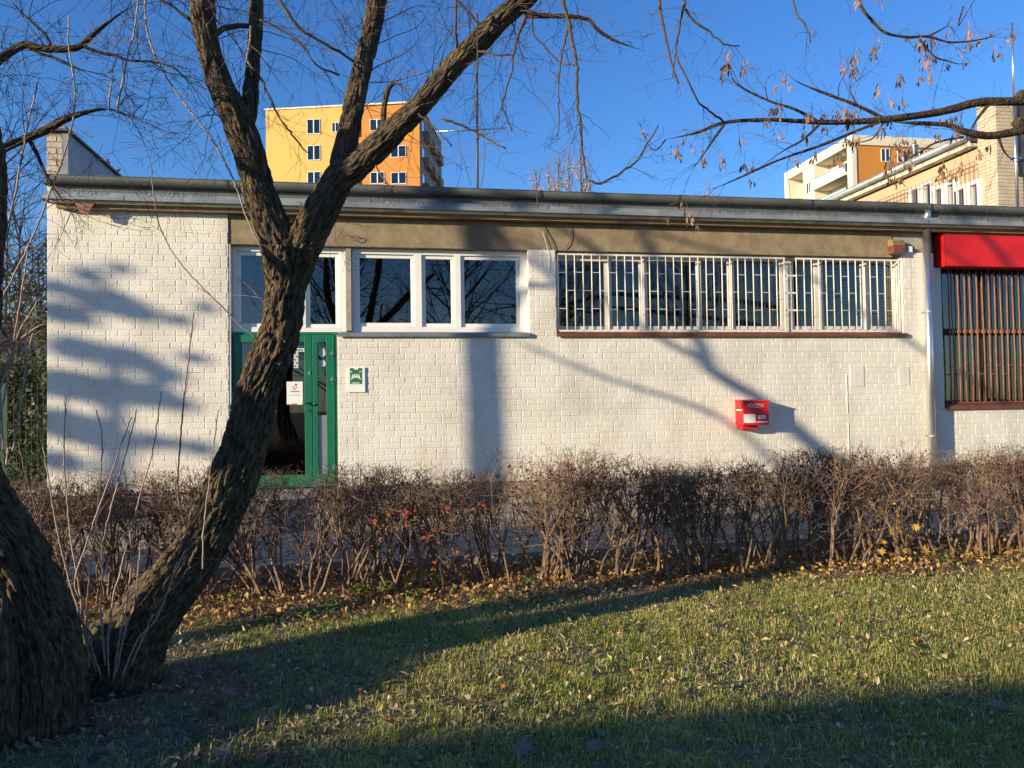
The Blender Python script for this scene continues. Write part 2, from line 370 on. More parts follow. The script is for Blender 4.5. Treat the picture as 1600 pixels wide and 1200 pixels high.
for i,(x,y,z,kd,v,sc,rt) in enumerate(bricks):
    if i < 300:
        o = bpy.data.objects.new('brick', tme[kd,v]); COL.objects.link(o); o.location = (x,y,z); o.scale = (sc,1,1); o.rotation_euler = (0,rt,0); put(o, wall)
    else:
        V, Fc = tpls[kd][v]; b = len(rest.v); c, s_ = math.cos(rt), math.sin(rt)
        rest.v += [(x+vx*sc*c+vz*s_, y+vy, z+vz*c-vx*sc*s_) for vx,vy,vz in V]; rest.f += [tuple(b+q for q in fc) for fc in Fc]
rest.build('bricks', 'white_paint', wall, stuff=True)
# smeared repair patches on the wall
for (a,b,c,d) in ((1328,1349,572,604),(1404,1420,573,602)):
    box('plaster_patch','white_paint',wall, WX(a,c,YW),WX(b,c,YW),YW-.0075,YW+.002,WZ(a,d,YW),WZ(a,c,YW))
# plinth
MB().box(X_L+.0,-2.05,YW-.012,YW+T-.01,0,Z_B-.03).box(X_DR+.06,X_C+.004,YW-.012,YW+T-.01,0,Z_B-.002).box(X_C+.004,X_E,YS-.012,YS+T,0,Z_B-.002).build('plinth','paver',B)
# landing
st = thing('door_step','grey concrete door step in front of the green door','step',(-1.2,9.4,.2))
MB().box(-2.05,X_DR+.05,8.95,YW+.25,.05,Z_B-.015).build('tread','concrete',st,bevel=.012)
# band of brown plaster above the windows
MB().box(X_WR+.004,WX(1395,370,YW),YW+.02,YW+T,Z_WT+.0,Z_SO).build('plaster_band','plaster_beam',B)
box('grey_band','concrete',B,WX(1395,370,YW)+.002,X_C,YW+.035,YW+T,Z_WT+.075,Z_SO)
box('dark_band','interior',B,X_C+.003,X_E,YS+.02,YS+T,Z_ST,Z_SO+.02)
box('door_jamb','white_paint',B,X_WR+.001,X_DL-.003,YW+.01,YW+T,Z_B,Z_WT)
box('concrete_post','concrete',B,WX(540.5,450,YW),X_W2L-.004,YW+.06,YW+T,Z_S+.02,Z_WT)
# shell: side wall, back wall, roof, inside
sh = MB(); sh.box(X_L,X_L+.25,YW+T+.002,21,0,Z_SO+.24).box(X_E-.2,X_E,YS+T,21,0,Z_SO+.24).box(X_L,X_E,21.0,21.2,0,Z_SO+.24)
sh.build('side_wall','white_paint',B)
box('interior_back','interior_light',B,X_L+.26,X_E-.21,13.6,13.7,.3,Z_SO-.05)
box('interior_floor','interior',B,X_L+.26,X_E-.21,YW+T+.004,13.59,.2,Z_B-.03)
box('interior_ceiling','interior',B,X_L+.26,X_E-.21,YW+T+.004,13.59,Z_SO-.1,Z_SO+.0)
for xp in (X_W2R+.2, X_C+.1): box('partition','interior_light',B,xp-.05,xp+.05,YW+T+.006,13.58,Z_B,Z_SO-.12)
YO = YW-.24                                          # outer edge of the eaves
z_g1_ = WZ(900,300.5,YO+.03)
# eaves, fitted to photo heights in the plane of the outer edge
def ze(y,Yp,x=900): return WZ(x,y,Yp)
z_f1, z_f0 = ze(321.5,YO), ze(333.5,YO)              # flashing top and bottom
z_c1, z_c0 = ze(334.5,YO+.06), ze(344,YO+.06)        # cream soffit board
X_RL = WX(66,300,YO); 
box('roof_slab','concrete',B,X_L-.02,X_E,YO+.16,21.2,Z_SO+.02,z_f0+.03)
box('soffit_board','cream',B,X_RL+.06,X_E,YO+.05,YO+.13,ze(338,YO+.06),z_c1+.0); box('shade_under_board','rib_tan',B,X_RL+.1,X_E,YO+.13,YW-.02,z_c0-.0,ze(338,YO+.06)-.002); box('gutter_board','gutter_metal',B,X_RL+.05,X_E,YO+.15,YO+.2,z_f1-.02,z_g1_-.0)  # board under the cream edge is brown to stand in for shade
MB().box(X_L,X_E,YO+.05,YW+.05,z_c1+.001,z_c1+.006).build('soffit','interior',B)
fl = MB(); fl.prism([(YO,z_f0),(YO,z_f0+.045),(YO+.05,z_f0+.058),(YO+.055,z_f1),(YO+.2,z_f1+.03),(YO+.2,z_f0+.02),(YO+.02,z_f0+.004)],X_RL,X_E)
fl.build('eaves_flashing','zinc',B)
fj = MB()
x = X_RL+.9
while x < X_E: fj.box(x,x+.012,YO-.003,YO+.05,z_f0+.002,z_f0+.05); x += rng.uniform(1.6,2.1)
fj.build('flashing_seams','gutter_metal',B)
# gutter: half round, in lengths with joints
YG = YO+.10; z_g1 = WZ(900,300.5,YG-.07); RG = .078
n = 9; xg = X_RL+.04; lengths = []
while xg < X_E: lengths.append((xg, min(xg+rng.uniform(1.9,2.2), X_E))); xg = lengths[-1][1]
for (a,b) in lengths:
    gm = MB(); pr = []
    for i in range(15):
        t = -.15+ i/14*(math.pi+.3); pr.append((YG-RG*math.cos(t), z_g1-.012-RG*math.sin(t)*1.02))
    pr = [(YG-RG-.006,z_g1),(YG-RG+.004,z_g1+.006)] + pr
    inner = [(y*.94+YG*.06, z+.006) for y,z in reversed(pr)]
    dz = rng.uniform(-.004,.004)
    gm.prism([(y,z+dz) for y,z in pr+inner],a,b-.002); gg = gm.build('gutter','gutter_metal',B,smooth=False)
    jm = MB(); pr2 = [(YG+(y-YG)*1.07,z_g1-.012+(z-z_g1+.012)*1.06+dz) for y,z in pr]; jm.prism(pr2+[(y,z+.003) for y,z in reversed([(YG+(y-YG)*.99,z+dz) for y,z in pr])],a-.012,a+.016); jm.build('gutter_joint','dark_metal',gg)
# low-pitch roof strip seen above the gutter
MB().prism([(YG+.02,z_g1-.05),(21.2,z_f1+.16),(21.2,z_f1+.03),(YG+.02,z_g1-.08)],X_L,X_E).build('roof_sheet','dark_metal',B)
# bird spikes between flashing and gutter
sp = MB()
for (a,b,t) in ((84,165,1.1),(215,330,.8),(545,600,1.3),(610,800,1.3),(800,850,1.2),(890,965,1.2),(1105,1440,1.2),(1468,1600,1.5),(1600,1700,1.5)):
    xa, xb = WX(a,325,YO+.03), WX(b,325,YO+.03); x = xa
    while x < xb:
        p = Vector((x,YO+.045,z_f1-.03)); h = rng.uniform(.08,.125)*min(t,1.2)
        sp.tube([p, p+Vector((rng.uniform(-.035,.035),rng.uniform(-.06,.02),h))],[.0022,.0016],3); x += .042/t
sp.build('bird_spikes','dark_metal',B,stuff=True)
# broken board hanging at the eaves
bb = MB(); zb = WZ(133,325,YO+.05); xb = WX(133,318,YO+.05)
bb.prism_xz([(xb-.13,z_c0+.06),(xb+.1,z_c0+.05),(xb+.05,z_c0-.03),(xb+.03,z_c0-.09),(xb-.06,z_c0-.07)],YO+.06,YO+.09)
bb.build('broken_soffit','rust_bar',B)
# firewall parapet at the left end
YP = YW+.15; xa, xb = WX(73,240,YP), WX(104.5,240,YP); zt = WZ(90,206,YP)
box('parapet_core','clinker_joint',B,xa+.006,xb-.004,YP+.006,20.5,4.2,zt)
pk = 0
while 4.35+pk*.075 < zt-.06:
    zc = 4.35+pk*.075+.034; x = xa
    ws = [.25,.25] if pk%2 else [.12,.25,.25]
    for w in ws:
        x2 = min(x+w,xb)
        if x2-x > .03: box('parapet_brick','parapet_brick',B,x,x2-.01,YP+rng.uniform(-.002,.002),YP+.05,zc-.032,zc+.032,bevel=.004)
        x = x2
    pk += 1
box('parapet_cladding','zinc',B,xb-.003,xb+.012,YP+.03,20.5,4.3,zt+.0)
box('parapet_trim','zinc',B,xb-.06,xb+.016,YP-.006,YP+.028,4.35,zt-.01)
MB().box(xa-.06,xb+.05,YP-.05,20.6,zt+.001,zt+.03).build('parapet_cap','dark_metal',B)
box('cap_stone','concrete',B,xa-.05,xb+.0,YP-.04,YP+.35,zt+.031,zt+.07)

# ---- windows
def window(xL,xR,z0,z1,panes,yf,frame_mat='pvc',gl='glass',label=None):
    """panes: list of (xa,xb,za,zb) glass rectangles; one sash round each"""
    w = bpy.data.objects.new('window', None); COL.objects.link(w); w.location = ((xL+xR)/2,yf,z0); put(w,B)
    fr = MB(); d0, d1 = yf, yf+.075
    fr.box(xL,xR,d0,d1,z0,z0+.045).box(xL,xR,d0,d1,z1-.045,z1)
    xs_ = [xL]+[v for p in panes for v in (p[0]-.05,p[1]+.05)]+[xR]
    for i in range(0,len(xs_),2):
        if xs_[i+1]-xs_[i] > .004: fr.box(xs_[i],xs_[i+1],d0+.001,d1,z0+.045,z1-.045)
    fr.build('frame',frame_mat,w,bevel=.004)
    for (a,b,c,d) in panes:
        s = MB(); s.box(a-.05,b+.05,yf+.03,yf+.085,c-.05,c).box(a-.05,b+.05,yf+.03,yf+.085,d,d+.05).box(a-.05,a,yf+.031,yf+.085,c,d).box(b,b+.05,yf+.031,yf+.085,c,d)
        s.build('sash',frame_mat,w,bevel=.006)
        MB().box(a-.0495,b+.0495,d0+.002,d1,z0+.0455,c-.051).build('frame',frame_mat,w)
        if z1-.0455-(d+.051) > .003: MB().box(a-.0495,b+.0495,d0+.002,d1,d+.051,z1-.0455).build('frame',frame_mat,w)
        box('pane',gl,w,a-.004,b+.004,yf+.05,yf+.056,c-.004,d+.004)
    return w
YF = YW+.12
def pane(a,b,c,d): return (WX(a,450,YF),WX(b,450,YF),WZ((a+b)/2,d,YF),WZ((a+b)/2,c,YF))
w1 = window(X_DL,WX(540,450,YW),Z_D+.004,Z_WT-.004,[pane(376,447,399,505),pane(484,524,401,506)],YF)
w2 = window(X_W2L,X_W2R+.03,Z_S,Z_WT-.004,[pane(562,642,403,504),pane(665,705,404.5,505),pane(726,807,406,505.5)],YF)
po = WX(385,470,YF+.1)
box('notice','pale_blue',w1,po,WX(430,470,YF+.1),YF+.066,YF+.07,WZ(400,503,YF),WZ(400,459,YF))
for k,(a,b,c,d) in enumerate(((391,409,490,491.8),(391,412,494,496.5),(392,394,473,475),(396,398,472,474.5),(400,402,474,476))):
    box('print','ink',w1,WX(a,c,YF),WX(b,c,YF),YF+.063,YF+.0655,WZ(a,d,YF),WZ(a,c,YF))
# plants on the inner sill of the middle window
pm = MB()
for (px,h) in ((801,.42),(796,.2),(791,.12),(784,.09)):
    x = WX(px,500,YF+.2); 
    pm.poly([(x-.035,YF+.2,Z_S+.06),(x+.035,YF+.2,Z_S+.06),(x+.03,YF+.19,Z_S+.06+h*.6),(x+.02,YF+.18,Z_S+.06+h)])
pm.build('pale_curtain','pale_blue',w2)
w3p = [(873,946),(958,1001),(1014,1091),(1099,1140),(1151,1222),(1244,1276),(1290,1349),(1362,1399)]
w3 = window(X_W3L,X_W3R,Z_S,Z_WT-.004,[pane(a,b,407,509) for a,b in w3p],YW+.15,'old_white','clear_glass')
YF = YW+.15
# blinds inside the barred window
bl = MB()
for (a,b,top) in ((1099,1140,450),(1151,1222,440),(1244,1276,412),(1290,1349,425),(1362,1399,412)):
    xa_,xb_ = WX(a,450,YF+.2),WX(b,450,YF+.2); z = WZ(a,top,YF+.2)
    while z > Z_S+.08: bl.box(xa_,xb_,YF+.19,YF+.205,z,z+.012); z -= .028
bl.build('blinds','blind',w3,stuff=True)
vb = MB()
for (a,b) in w3p[:5]:
    x = WX(a,450,YF+.25)
    while x < WX(b,450,YF+.25):
        if rng.random() > .15: t = rng.uniform(.3,1.2); vb.prism_xz([(x,Z_S+.03),(x+.05*t,Z_S+.03),(x+.05*t,Z_WT),(x,Z_WT)],YF+.24,YF+.245)
        x += .075
vb.build('vertical_blinds','curtain',w3,stuff=True)
hr = MB()
for a,b in w3p:
    for q in range(int((b-a)/13)):
        xx = WX(a+6+q*13,410,YF+.06); hr.box(xx-.03,xx+.045,YF+.1,YF+.13,WZ(a,413,YF+.1),WZ(a,409,YF+.1))
hr.build('curtain_clips','paper',w3)
# sills
def sill(name,m,x0,x1,y0,z1,h):
    MB().prism([(y0,z1-h),(y0,z1-h*.35),(YW+.16,z1+.012),(YW+.16,z1-.02),(y0+.02,z1-h*.5),(y0+.02,z1-h)],x0,x1).build(name,m,B)
ysl = YW-.05
sill('sill','blue_sill',WX(527,520,ysl),WX(828,520,ysl),ysl,Z_S+.008,.075)
sill('sill','brown_sill',WX(870,520,ysl),WX(1419,520,ysl),ysl,Z_S+.008,.075)

# ---- white bar grille
gr = bpy.data.objects.new('window_grille',None); COL.objects.link(gr); YGr = YW+.03; gr.location = (5,YGr,Z_S); put(gr,B)
zg0, zg1 = Z_S+.02, Z_WT-.045
def bar_me(r,h):
    m_ = MB(); m_.tube([Vector((0,0,0)),Vector((0,0,h))],[r,r],8); me = bpy.data.meshes.new('bar'); me.from_pydata(m_.v,[],m_.f); me.polygons.foreach_set('use_smooth',[len(p.vertices)==4 for p in me.polygons]); me.materials.append(M['grille_white']); return me
bme = bar_me(.0085,zg1-zg0)
xpos = []
for (a,b) in ((872,1226),(1245,1405)):
    xa_,xb_ = WX(a,450,YGr),WX(b,450,YGr); n_ = round((xb_-xa_)/.1205)
    xpos.append([xa_+(xb_-xa_)*i/n_ for i in range(n_+1)])
lme = None; zl = [WZ(1000,y,YGr) for y in (427,455,483)]
for si,xsb in enumerate(xpos):
    for i,x in enumerate(xsb):
        o = bpy.data.objects.new('bar',bme); COL.objects.link(o); o.location = (x+rng.uniform(-.002,.002),YGr,zg0); o.rotation_euler = (rng.uniform(-.003,.003),rng.uniform(-.004,.004),0); put(o,gr)
        if i:
            x0_ = xsb[i-1]; zz = (zl[0],zl[2]) if i%2 else (zl[1],)
            for z in zz:
                if lme is None:
                    m_ = MB().box(0,x-x0_,-.003,.003,-.0038,.0038); lme = bpy.data.meshes.new('link'); lme.from_pydata(m_.v,[],m_.f); lme.materials.append(M['grille_white'])
                o = bpy.data.objects.new('cross_link',lme); COL.objects.link(o); o.location = (x0_,YGr,z+rng.uniform(-.004,.004)); put(o,gr)
    MB().box(xsb[0]-.012,xsb[-1]+.012,YGr-.006,YGr+.006,zg1-.012,zg1+.012).build('rail','grille_white',gr)
    MB().box(xsb[0]-.012,xsb[-1]+.012,YGr-.006,YGr+.006,zg0-.012,zg0+.012).build('rail','grille_white',gr)
    for x in (xsb[0]-.05,xsb[-1]+.05):
        for z in zl: box('bracket','grille_white',gr,x-.05,x+.05,YGr+.008,YGr+.018,z-.012,z+.012)

# ---- green double door
D = bpy.data.objects.new('door',None); COL.objects.link(D); YD = YW+.1; D.location = (-1.2,YD,Z_B); put(D,B)
def dx(px): return WX(px,620,YD)
def dz(py,px=480): return WZ(px,py,YD)
z1 = Z_D
fr = MB(); fr.box(X_DL,dx(366),YD-.02,YD+.07,Z_B-.01,z1).box(dx(523.5),X_DR+.003,YD-.02,YD+.07,Z_B-.01,z1).box(dx(366),dx(523.5),YD-.02,YD+.07,dz(523),z1)
fr.build('door_frame','green_paint',D,bevel=.003)
def leaf(a,b,ga,gb,gt,gb_,name):
    m_ = MB(); zt_ = dz(523.5); zb_ = Z_B+.005; y0,y1 = YD-.035,YD+.03
    xa_,xb_,xc,xd = dx(a),dx(b),dx(ga),dx(gb); za,zb2 = dz(gt),dz(gb_)
    m_.box(xa_,xc,y0,y1,zb_,zt_).box(xd,xb_,y0,y1,zb_,zt_).box(xc,xd,y0,y1,za,zt_).box(xc,xd,y0,y1,zb_,zb2)
    l = m_.build('door_leaf','green_paint',D,bevel=.003)
    return l,(xc,xd,zb2,za)
l1,g1 = leaf(366.5,488,378,476.5,535,741,'a'); l2,g2 = leaf(489,523,497,510.5,535,741,'b')
box('pane','dark_glass',l1,g1[0]-.003,g1[1]+.003,YD,YD+.006,g1[2]-.003,g1[3]+.003)
zm = dz(649)
box('pane','dark_glass',l2,g2[0]-.003,g2[1]+.003,YD,YD+.006,zm,g2[3]+.003)
box('kick_panel','steel_panel',l2,g2[0]-.001,g2[1]+.001,YD-.012,YD+.01,g2[2]-.002,zm-.001)
yq = YD-.039
hd = MB(); hx,hz = dx(485),dz(630)
hd.tube([Vector((hx,YD-.036,hz)),Vector((hx,YD-.085,hz))],[.013,.011],8).tube([Vector((hx,YD-.08,hz)),Vector((hx-.07,YD-.085,hz-.002)),Vector((dx(472.5),YD-.082,hz))],[.011,.011,.009],8)
hd.build('handle','green_paint',l1,smooth=True)
hd = MB(); hx2=dx(490); hd.tube([Vector((hx2,YD-.036,hz-.01)),Vector((hx2,YD-.075,hz-.01))],[.011,.01],8).tube([Vector((hx2,YD-.07,hz-.01)),Vector((dx(496),YD-.073,hz-.012))],[.009,.008],8).build('handle','green_paint',l2,smooth=True)
box('lock','steel_panel',l1,dx(482.5),dx(485.5),YD-.043,YD-.034,dz(586),dz(580.5)); box('lock','dark_metal',l1,dx(482),dx(485.5),YD-.04,YD-.034,dz(645),dz(639))
for (px,py) in ((521,552),(521,593),(522,730)):
    MB().tube([Vector((dx(px),YD-.045,dz(py+4.5))),Vector((dx(px),YD-.045,dz(py-4.5)))],[.017,.017],8).build('hinge','green_paint',D,smooth=True)
    box('hinge_plate','steel_panel',D,dx(px-4),dx(px+3),YD-.04,YD-.034,dz(py+3),dz(py-1))
for py in (555,597): MB().tube([Vector((dx(367),YD-.045,dz(py+4.5))),Vector((dx(367),YD-.045,dz(py-4.5)))],[.015,.015],8).build('hinge','green_paint',D,smooth=True)
def disc(mb,x,y,z,r,n=18,yd=.002):
    mb.prism_xz([(x+r*math.cos(2*math.pi*i/n), z+r*math.sin(2*math.pi*i/n)) for i in range(n)],y,y+yd)
ys_ = YD-.003
m_ = MB(); cx,cz,r = dx(503.7),dz(552),.045
m_.prism_xz([(cx+r*math.cos(a),cz+r*math.sin(a)*1.15) for a in [math.radians(q) for q in range(150,391,12)]]+[(cx+.03,cz+.075),(cx+.014,cz+.05),(cx,cz+.085),(cx-.014,cz+.05),(cx-.03,cz+.075)],ys_,ys_+.002)
m_.build('sticker','sticker',l2); m_ = MB(); disc(m_,dx(503.9),ys_,dz(568),.046); m_.build('sticker','sticker',l2)
# strip of paper dots in the glass, angled like a letter T
m_ = MB(); m_.box(dx(459.5),dx(476),ys_,ys_+.002,dz(549.5),dz(544)).build('sticker','sticker',l1); m_=MB(); m_.box(dx(459.8),dx(466.5),ys_,ys_+.002,dz(575),dz(549.7)).build('sticker','sticker',l1)
for (px,py) in [(463+(-1)**i*1.2,q) for i,q in enumerate((547,552,557,562,567,572))]+[(468,547),(472,547)]:
    m_ = MB(); disc(m_,dx(px),ys_-.002,dz(py),.011,10,.0015); m_.build('sticker_dot','dot_dark',l1)
box('notice','paper',l1,dx(448),dx(473),ys_-.001,ys_+.001,dz(632),dz(596))
for (px,py,r,mm) in ((462.5,601,.014,'dot_red'),(460,607.5,.017,'dot_yellow'),(457,605,.009,'dot_yellow'),(463.5,605,.008,'dot_blue'),(459.5,604,.006,'dot_dark')):
    m_ = MB(); disc(m_,dx(px),ys_-.0025,dz(py),r,14,.001); m_.build('printed_dot',mm,l1)
m_ = MB().box(dx(454),dx(468),ys_-.002,ys_-.001,dz(612.3),dz(611)).box(dx(452),dx(470),ys_-.002,ys_-.001,dz(617.4),dz(616.8)); m_.build('print','ink',l1)
box('printed_stripe','dot_yellow',l1,dx(448.2),dx(455.5),ys_-.002,ys_-.001,dz(631.8),dz(630.2)); box('printed_stripe','dot_red',l1,dx(455.7),dx(464),ys_-.002,ys_-.001,dz(631.8),dz(630.2))

# ---- shop section with red sign
YB = YS+.07
sw = bpy.data.objects.new('shop_window',None); COL.objects.link(sw); sw.location = (10.5,YB,Z_SB); put(sw,B)
box('pane','glass',sw,X_SL+.1,X_SR,YB+.1,YB+.108,Z_SB,Z_ST)
fm = MB(); zmid = WZ(1540,518,YB); fm.box(X_SL+.0,X_SL+.1,YB+.06,YB+.13,Z_SB-.04,Z_ST).box(X_SL+.1,X_SR,YB+.07,YB+.13,zmid-.05,zmid+.05)
for px in (1533,): fm.box(WX(px,500,YB+.1),WX(px+4,500,YB+.1),YB+.08,YB+.13,Z_SB,Z_ST)
fm.build('frame','interior',sw)
sill('sill','brown_sill',X_SL+.02,X_SR,YS-.05,Z_SB-.0,.075)
sg = bpy.data.objects.new('window_grille',None); COL.objects.link(sg); sg.location = (10.5,YB,Z_SB); put(sg,B)
x = WX(1490,560,YB); i = 0; xb0 = x-.055
while x < X_SR-.1:
    wob = rng.uniform(-.012,.012)
    m_ = MB(); pts = [Vector((x+wob*math.sin(k*.9)+rng.uniform(-.003,.003),YB+rng.uniform(-.004,.004),Z_SB+.03+(Z_ST-Z_SB-.02)*k/6)) for k in range(7)]
    m_.tube(pts,[.011]*7,6).build('bar','rust_bar',sg,smooth=True)
    if i%2 == 0 and i: box('cross_link','rust_bar',sg,x-.105,x,YB-.004,YB+.004,WZ(1540,571,YB)-.006,WZ(1540,571,YB)+.006)
    if i%2 == 1: box('cross_link','rust_bar',sg,x-.105,x,YB-.004,YB+.004,WZ(1540,584,YB)-.006,WZ(1540,584,YB)+.006)
    box('clamp','rust_bar',sg,x-.028,x+.022,YB-.018,YB+.012,zmid-.03,zmid+.03,bevel=.004)
    x += .107; i += 1
MB().box(xb0,X_SR,YB-.005,YB+.005,Z_SB+.02,Z_SB+.035).box(xb0,xb0+.01,YB-.006,YB+.006,Z_SB+.02,Z_ST).build('rail','rust_bar',sg)
MB().box(xb0,X_SR,YB+.006,YB+.014,zmid-.012,zmid+.012).build('rail','rust_bar',sg)
# shelves with goods
shf = thing('shop_shelf','shelf with pale packs behind the rusty barred shop window','shelf',(10.6,11.2,.56))
m_ = MB()
for z in (.62,1.25,1.62,2.0,2.5): m_.box(9.35,12.8,10.75,11.15,z,z+.025)
for x in (9.35,10.5,11.7,12.78): m_.box(x,x+.025,10.76,11.14,.53,2.7)
m_.build('rack','dark_metal',shf)
for z in (1.275,1.645,2.025):
    x = 9.5
    while x < 12.6:
        w = rng.uniform(.09,.16); h = rng.uniform(.2,.3)
        m_ = MB().prism_xz([(x,z),(x+w,z),(x+w*.92,z+h*.7),(x+w*.7,z+h),(x+w*.3,z+h*.96),(x+w*.05,z+h*.7)],10.78,10.98); m_.build('pack',rng.choice(('goods','goods','goods','paper','dot_red')),shf); x += w+rng.uniform(.01,.05)
# red sign
sgn = thing('shop_sign','blank glossy red shop sign above the rusty barred window','sign',(10.5,YS,3.6))
yr = YS-.16; x0 = WX(1476,390,yr); z1_,z0_ = WZ(1476,364,yr), WZ(1476,415.5,yr)
m_ = MB().box(x0,13.0,yr,YS+.015,z0_,z1_); m_.build('panel','red_sign',sgn,bevel=.006)
box('end_cap','red_sign',sgn,x0-.012,x0-.001,yr-.006,YS+.012,z0_-.004,z1_+.004)
box('top_rail','cream',sgn,x0+.02,13.0,yr+.02,YS-.0,z1_+.002,z1_+.035)
# downpipe
dp = bpy.data.objects.new('downpipe',None); COL.objects.link(dp); yp_ = YW-.085; xp_ = WX(1451,500,yp_); dp.location = (xp_,yp_,.2); put(dp,B)
m_ = MB(); m_.tube([Vector((xp_,yp_,pav_z(YW)-.02)),Vector((xp_,yp_,z_f0-.03))],[.052]*2,20); m_.build('pipe','galvanised',dp,smooth=True)
m_ = MB(); m_.tube([Vector((xp_,yp_,z_f0+.0)),Vector((xp_-.0,yp_-.03,z_f1+.03)),Vector((xp_,YG,z_g1-.07))],[.05,.05,.05],16); m_.build('pipe_elbow','galvanised',dp,smooth=True)
for py in (487,681):
    m_ = MB(); zz = WZ(1451,py,yp_); m_.tube([Vector((xp_,yp_,zz-.012)),Vector((xp_,yp_,zz+.012))],[.056,.056],20); m_.tube([Vector((xp_-.05,yp_,zz)),Vector((xp_-.06,YW+.02,zz))],[.006,.006],6); m_.build('clamp','zinc',dp)
m_ = MB(); m_.tube([Vector((xp_+.072,YW+.05,.2)),Vector((xp_+.072,YW+.05,WZ(1460,610,YW)))],[.012,.012],8); m_.build('conduit','galvanised',dp,smooth=True)
m_ = MB(); xc_ = WX(1325,650,YW); m_.tube([Vector((xc_,YW-.004,Z_B)),Vector((xc_,YW-.004,WZ(1325,660,YW)))],[.005]*2,6); m_.build('conduit','white_paint',B)
m_ = MB(); xc_ = WX(1323,600,YW); m_.tube([Vector((xc_+rng.uniform(-.004,.004),YW-.003,WZ(1323,y,YW))) for y in range(645,575,-10)],[.0065]*7,6); m_.build('filled_chase','white_paint',wall)
# loose cables at the band
def cable(name,pts,r,m_='dark_metal',parent=None):
    P = [Vector(q) for q in spline([tuple(p) for p in pts],.03)]; return MB().tube(P,[r]*len(P),5).build(name,m_,parent,smooth=True)
cable('cable',[PX(838,298,YO),PX(841,322,YO-.01),PX(846,340,YW-.0),PX(851,357,YW+.0),PX(862,375,YW+.005),PX(868,392,YW+.0)],.005,parent=B)
cable('cable',[PX(887,346,YW),PX(892,362,YW),PX(889,380,YW),PX(882,389,YW)],.005,parent=B)
cable('cable',[PX(848,362,YW),PX(853,380,YW-.008),PX(858,400,YW-.012),PX(858,423,YW-.012)],.0035,'white_paint',B)
cable('cable',[PX(541,367,YW+.01),PX(548,370,YW-.01),PX(558,369,YW-.02),PX(565,373,YW-.01),PX(556,377,YW-.015),PX(549,373,YW-.01)],.005,parent=B)

# ------------------------------------------------------------------ things on the wall
mbx = thing('mailbox','red wall mailbox lettered POCZTA on the white brick wall','mailbox',(5.2,YW,1.2))
MY = YW-.25; xl,xr = WX(1161,640,MY),WX(1201.5,640,MY); zt_,zb_ = WZ(1180,626,MY),WZ(1180,664.5,MY)
ybk = YW-.008
m_ = MB(); m_.prism([(MY,zb_),(MY,zt_-.01),(ybk,zt_+.005),(ybk,zb_)],xl,xr); m_.build('body','red_paint',mbx,bevel=.008)
m_ = MB(); m_.prism([(MY-.012,zt_-.012),(MY-.008,zt_+.004),(ybk,zt_+.018),(ybk,zt_+.006)],xl-.012,xr+.008); m_.build('lid','red_paint',mbx,bevel=.004)
m_ = MB(); m_.box(xl+.02,xl+.26,MY+.08,ybk,zb_-.055,zb_-.001); m_.build('base','red_paint',mbx,bevel=.006)
m_ = MB(); m_.prism([(MY+.02,zt_-.11),(MY+.02,zt_-.03),(ybk-.06,zt_-.03),(ybk-.06,zt_-.11)],xl-.018,xl-.001); m_.build('slot_hood','red_paint',mbx,bevel=.004)
box('slot_label','white_mark',mbx,xl-.004,xl-.001,MY+.03,ybk-.05,zt_-.135,zt_-.118)
def mz(py): return WZ(1180,py,MY)
def mx_(px): return WX(px,640,MY)
box('label','paper',mbx,mx_(1162),mx_(1180),MY-.004,MY+.001,mz(660.5),mz(647)); box('label','paper',mbx,mx_(1184.5),mx_(1196),MY-.004,MY+.001,mz(654.5),mz(649)); box('label','paper',mbx,mx_(1182),mx_(1200),MY-.004,MY+.001,mz(660.3),mz(658.3))
box('print','steel_panel',mbx,mx_(1187),mx_(1194),MY-.006,MY-.003,mz(652.6),mz(651))
def text(name,s,m_,parent,x,z,y,h,width=None,bold=0.0):
    c = bpy.data.curves.new(name,'FONT'); c.body = s; c.size = 1; c.align_x = 'CENTER'; c.align_y = 'CENTER'; c.offset = bold; c.extrude = .02
    o = bpy.data.objects.new('tmp_text',c); COL.objects.link(o); bpy.context.view_layer.update()
    me = bpy.data.meshes.new_from_object(o.evaluated_get(bpy.context.evaluated_depsgraph_get())); bpy.data.objects.remove(o)
    V = np.array([v.co[:] for v in me.vertices]); mn, mx2 = V.min(0), V.max(0); sc = h/(mx2[1]-mn[1]); sx = sc if width is None else width/(mx2[0]-mn[0])
    for v in me.vertices:
        a,b,c_ = v.co; v.co = (x+(a-(mn[0]+mx2[0])/2)*sx, y-c_*sc*.05, z+(b-(mn[1]+mx2[1])/2)*sc)
    me.name = name; me.materials.clear(); return link(name,me,m_,parent)
text('lettering','POCZTA','white_mark',mbx,mx_(1181),mz(634),MY-.003,.05,mx_(1193)-mx_(1168.2),.003)
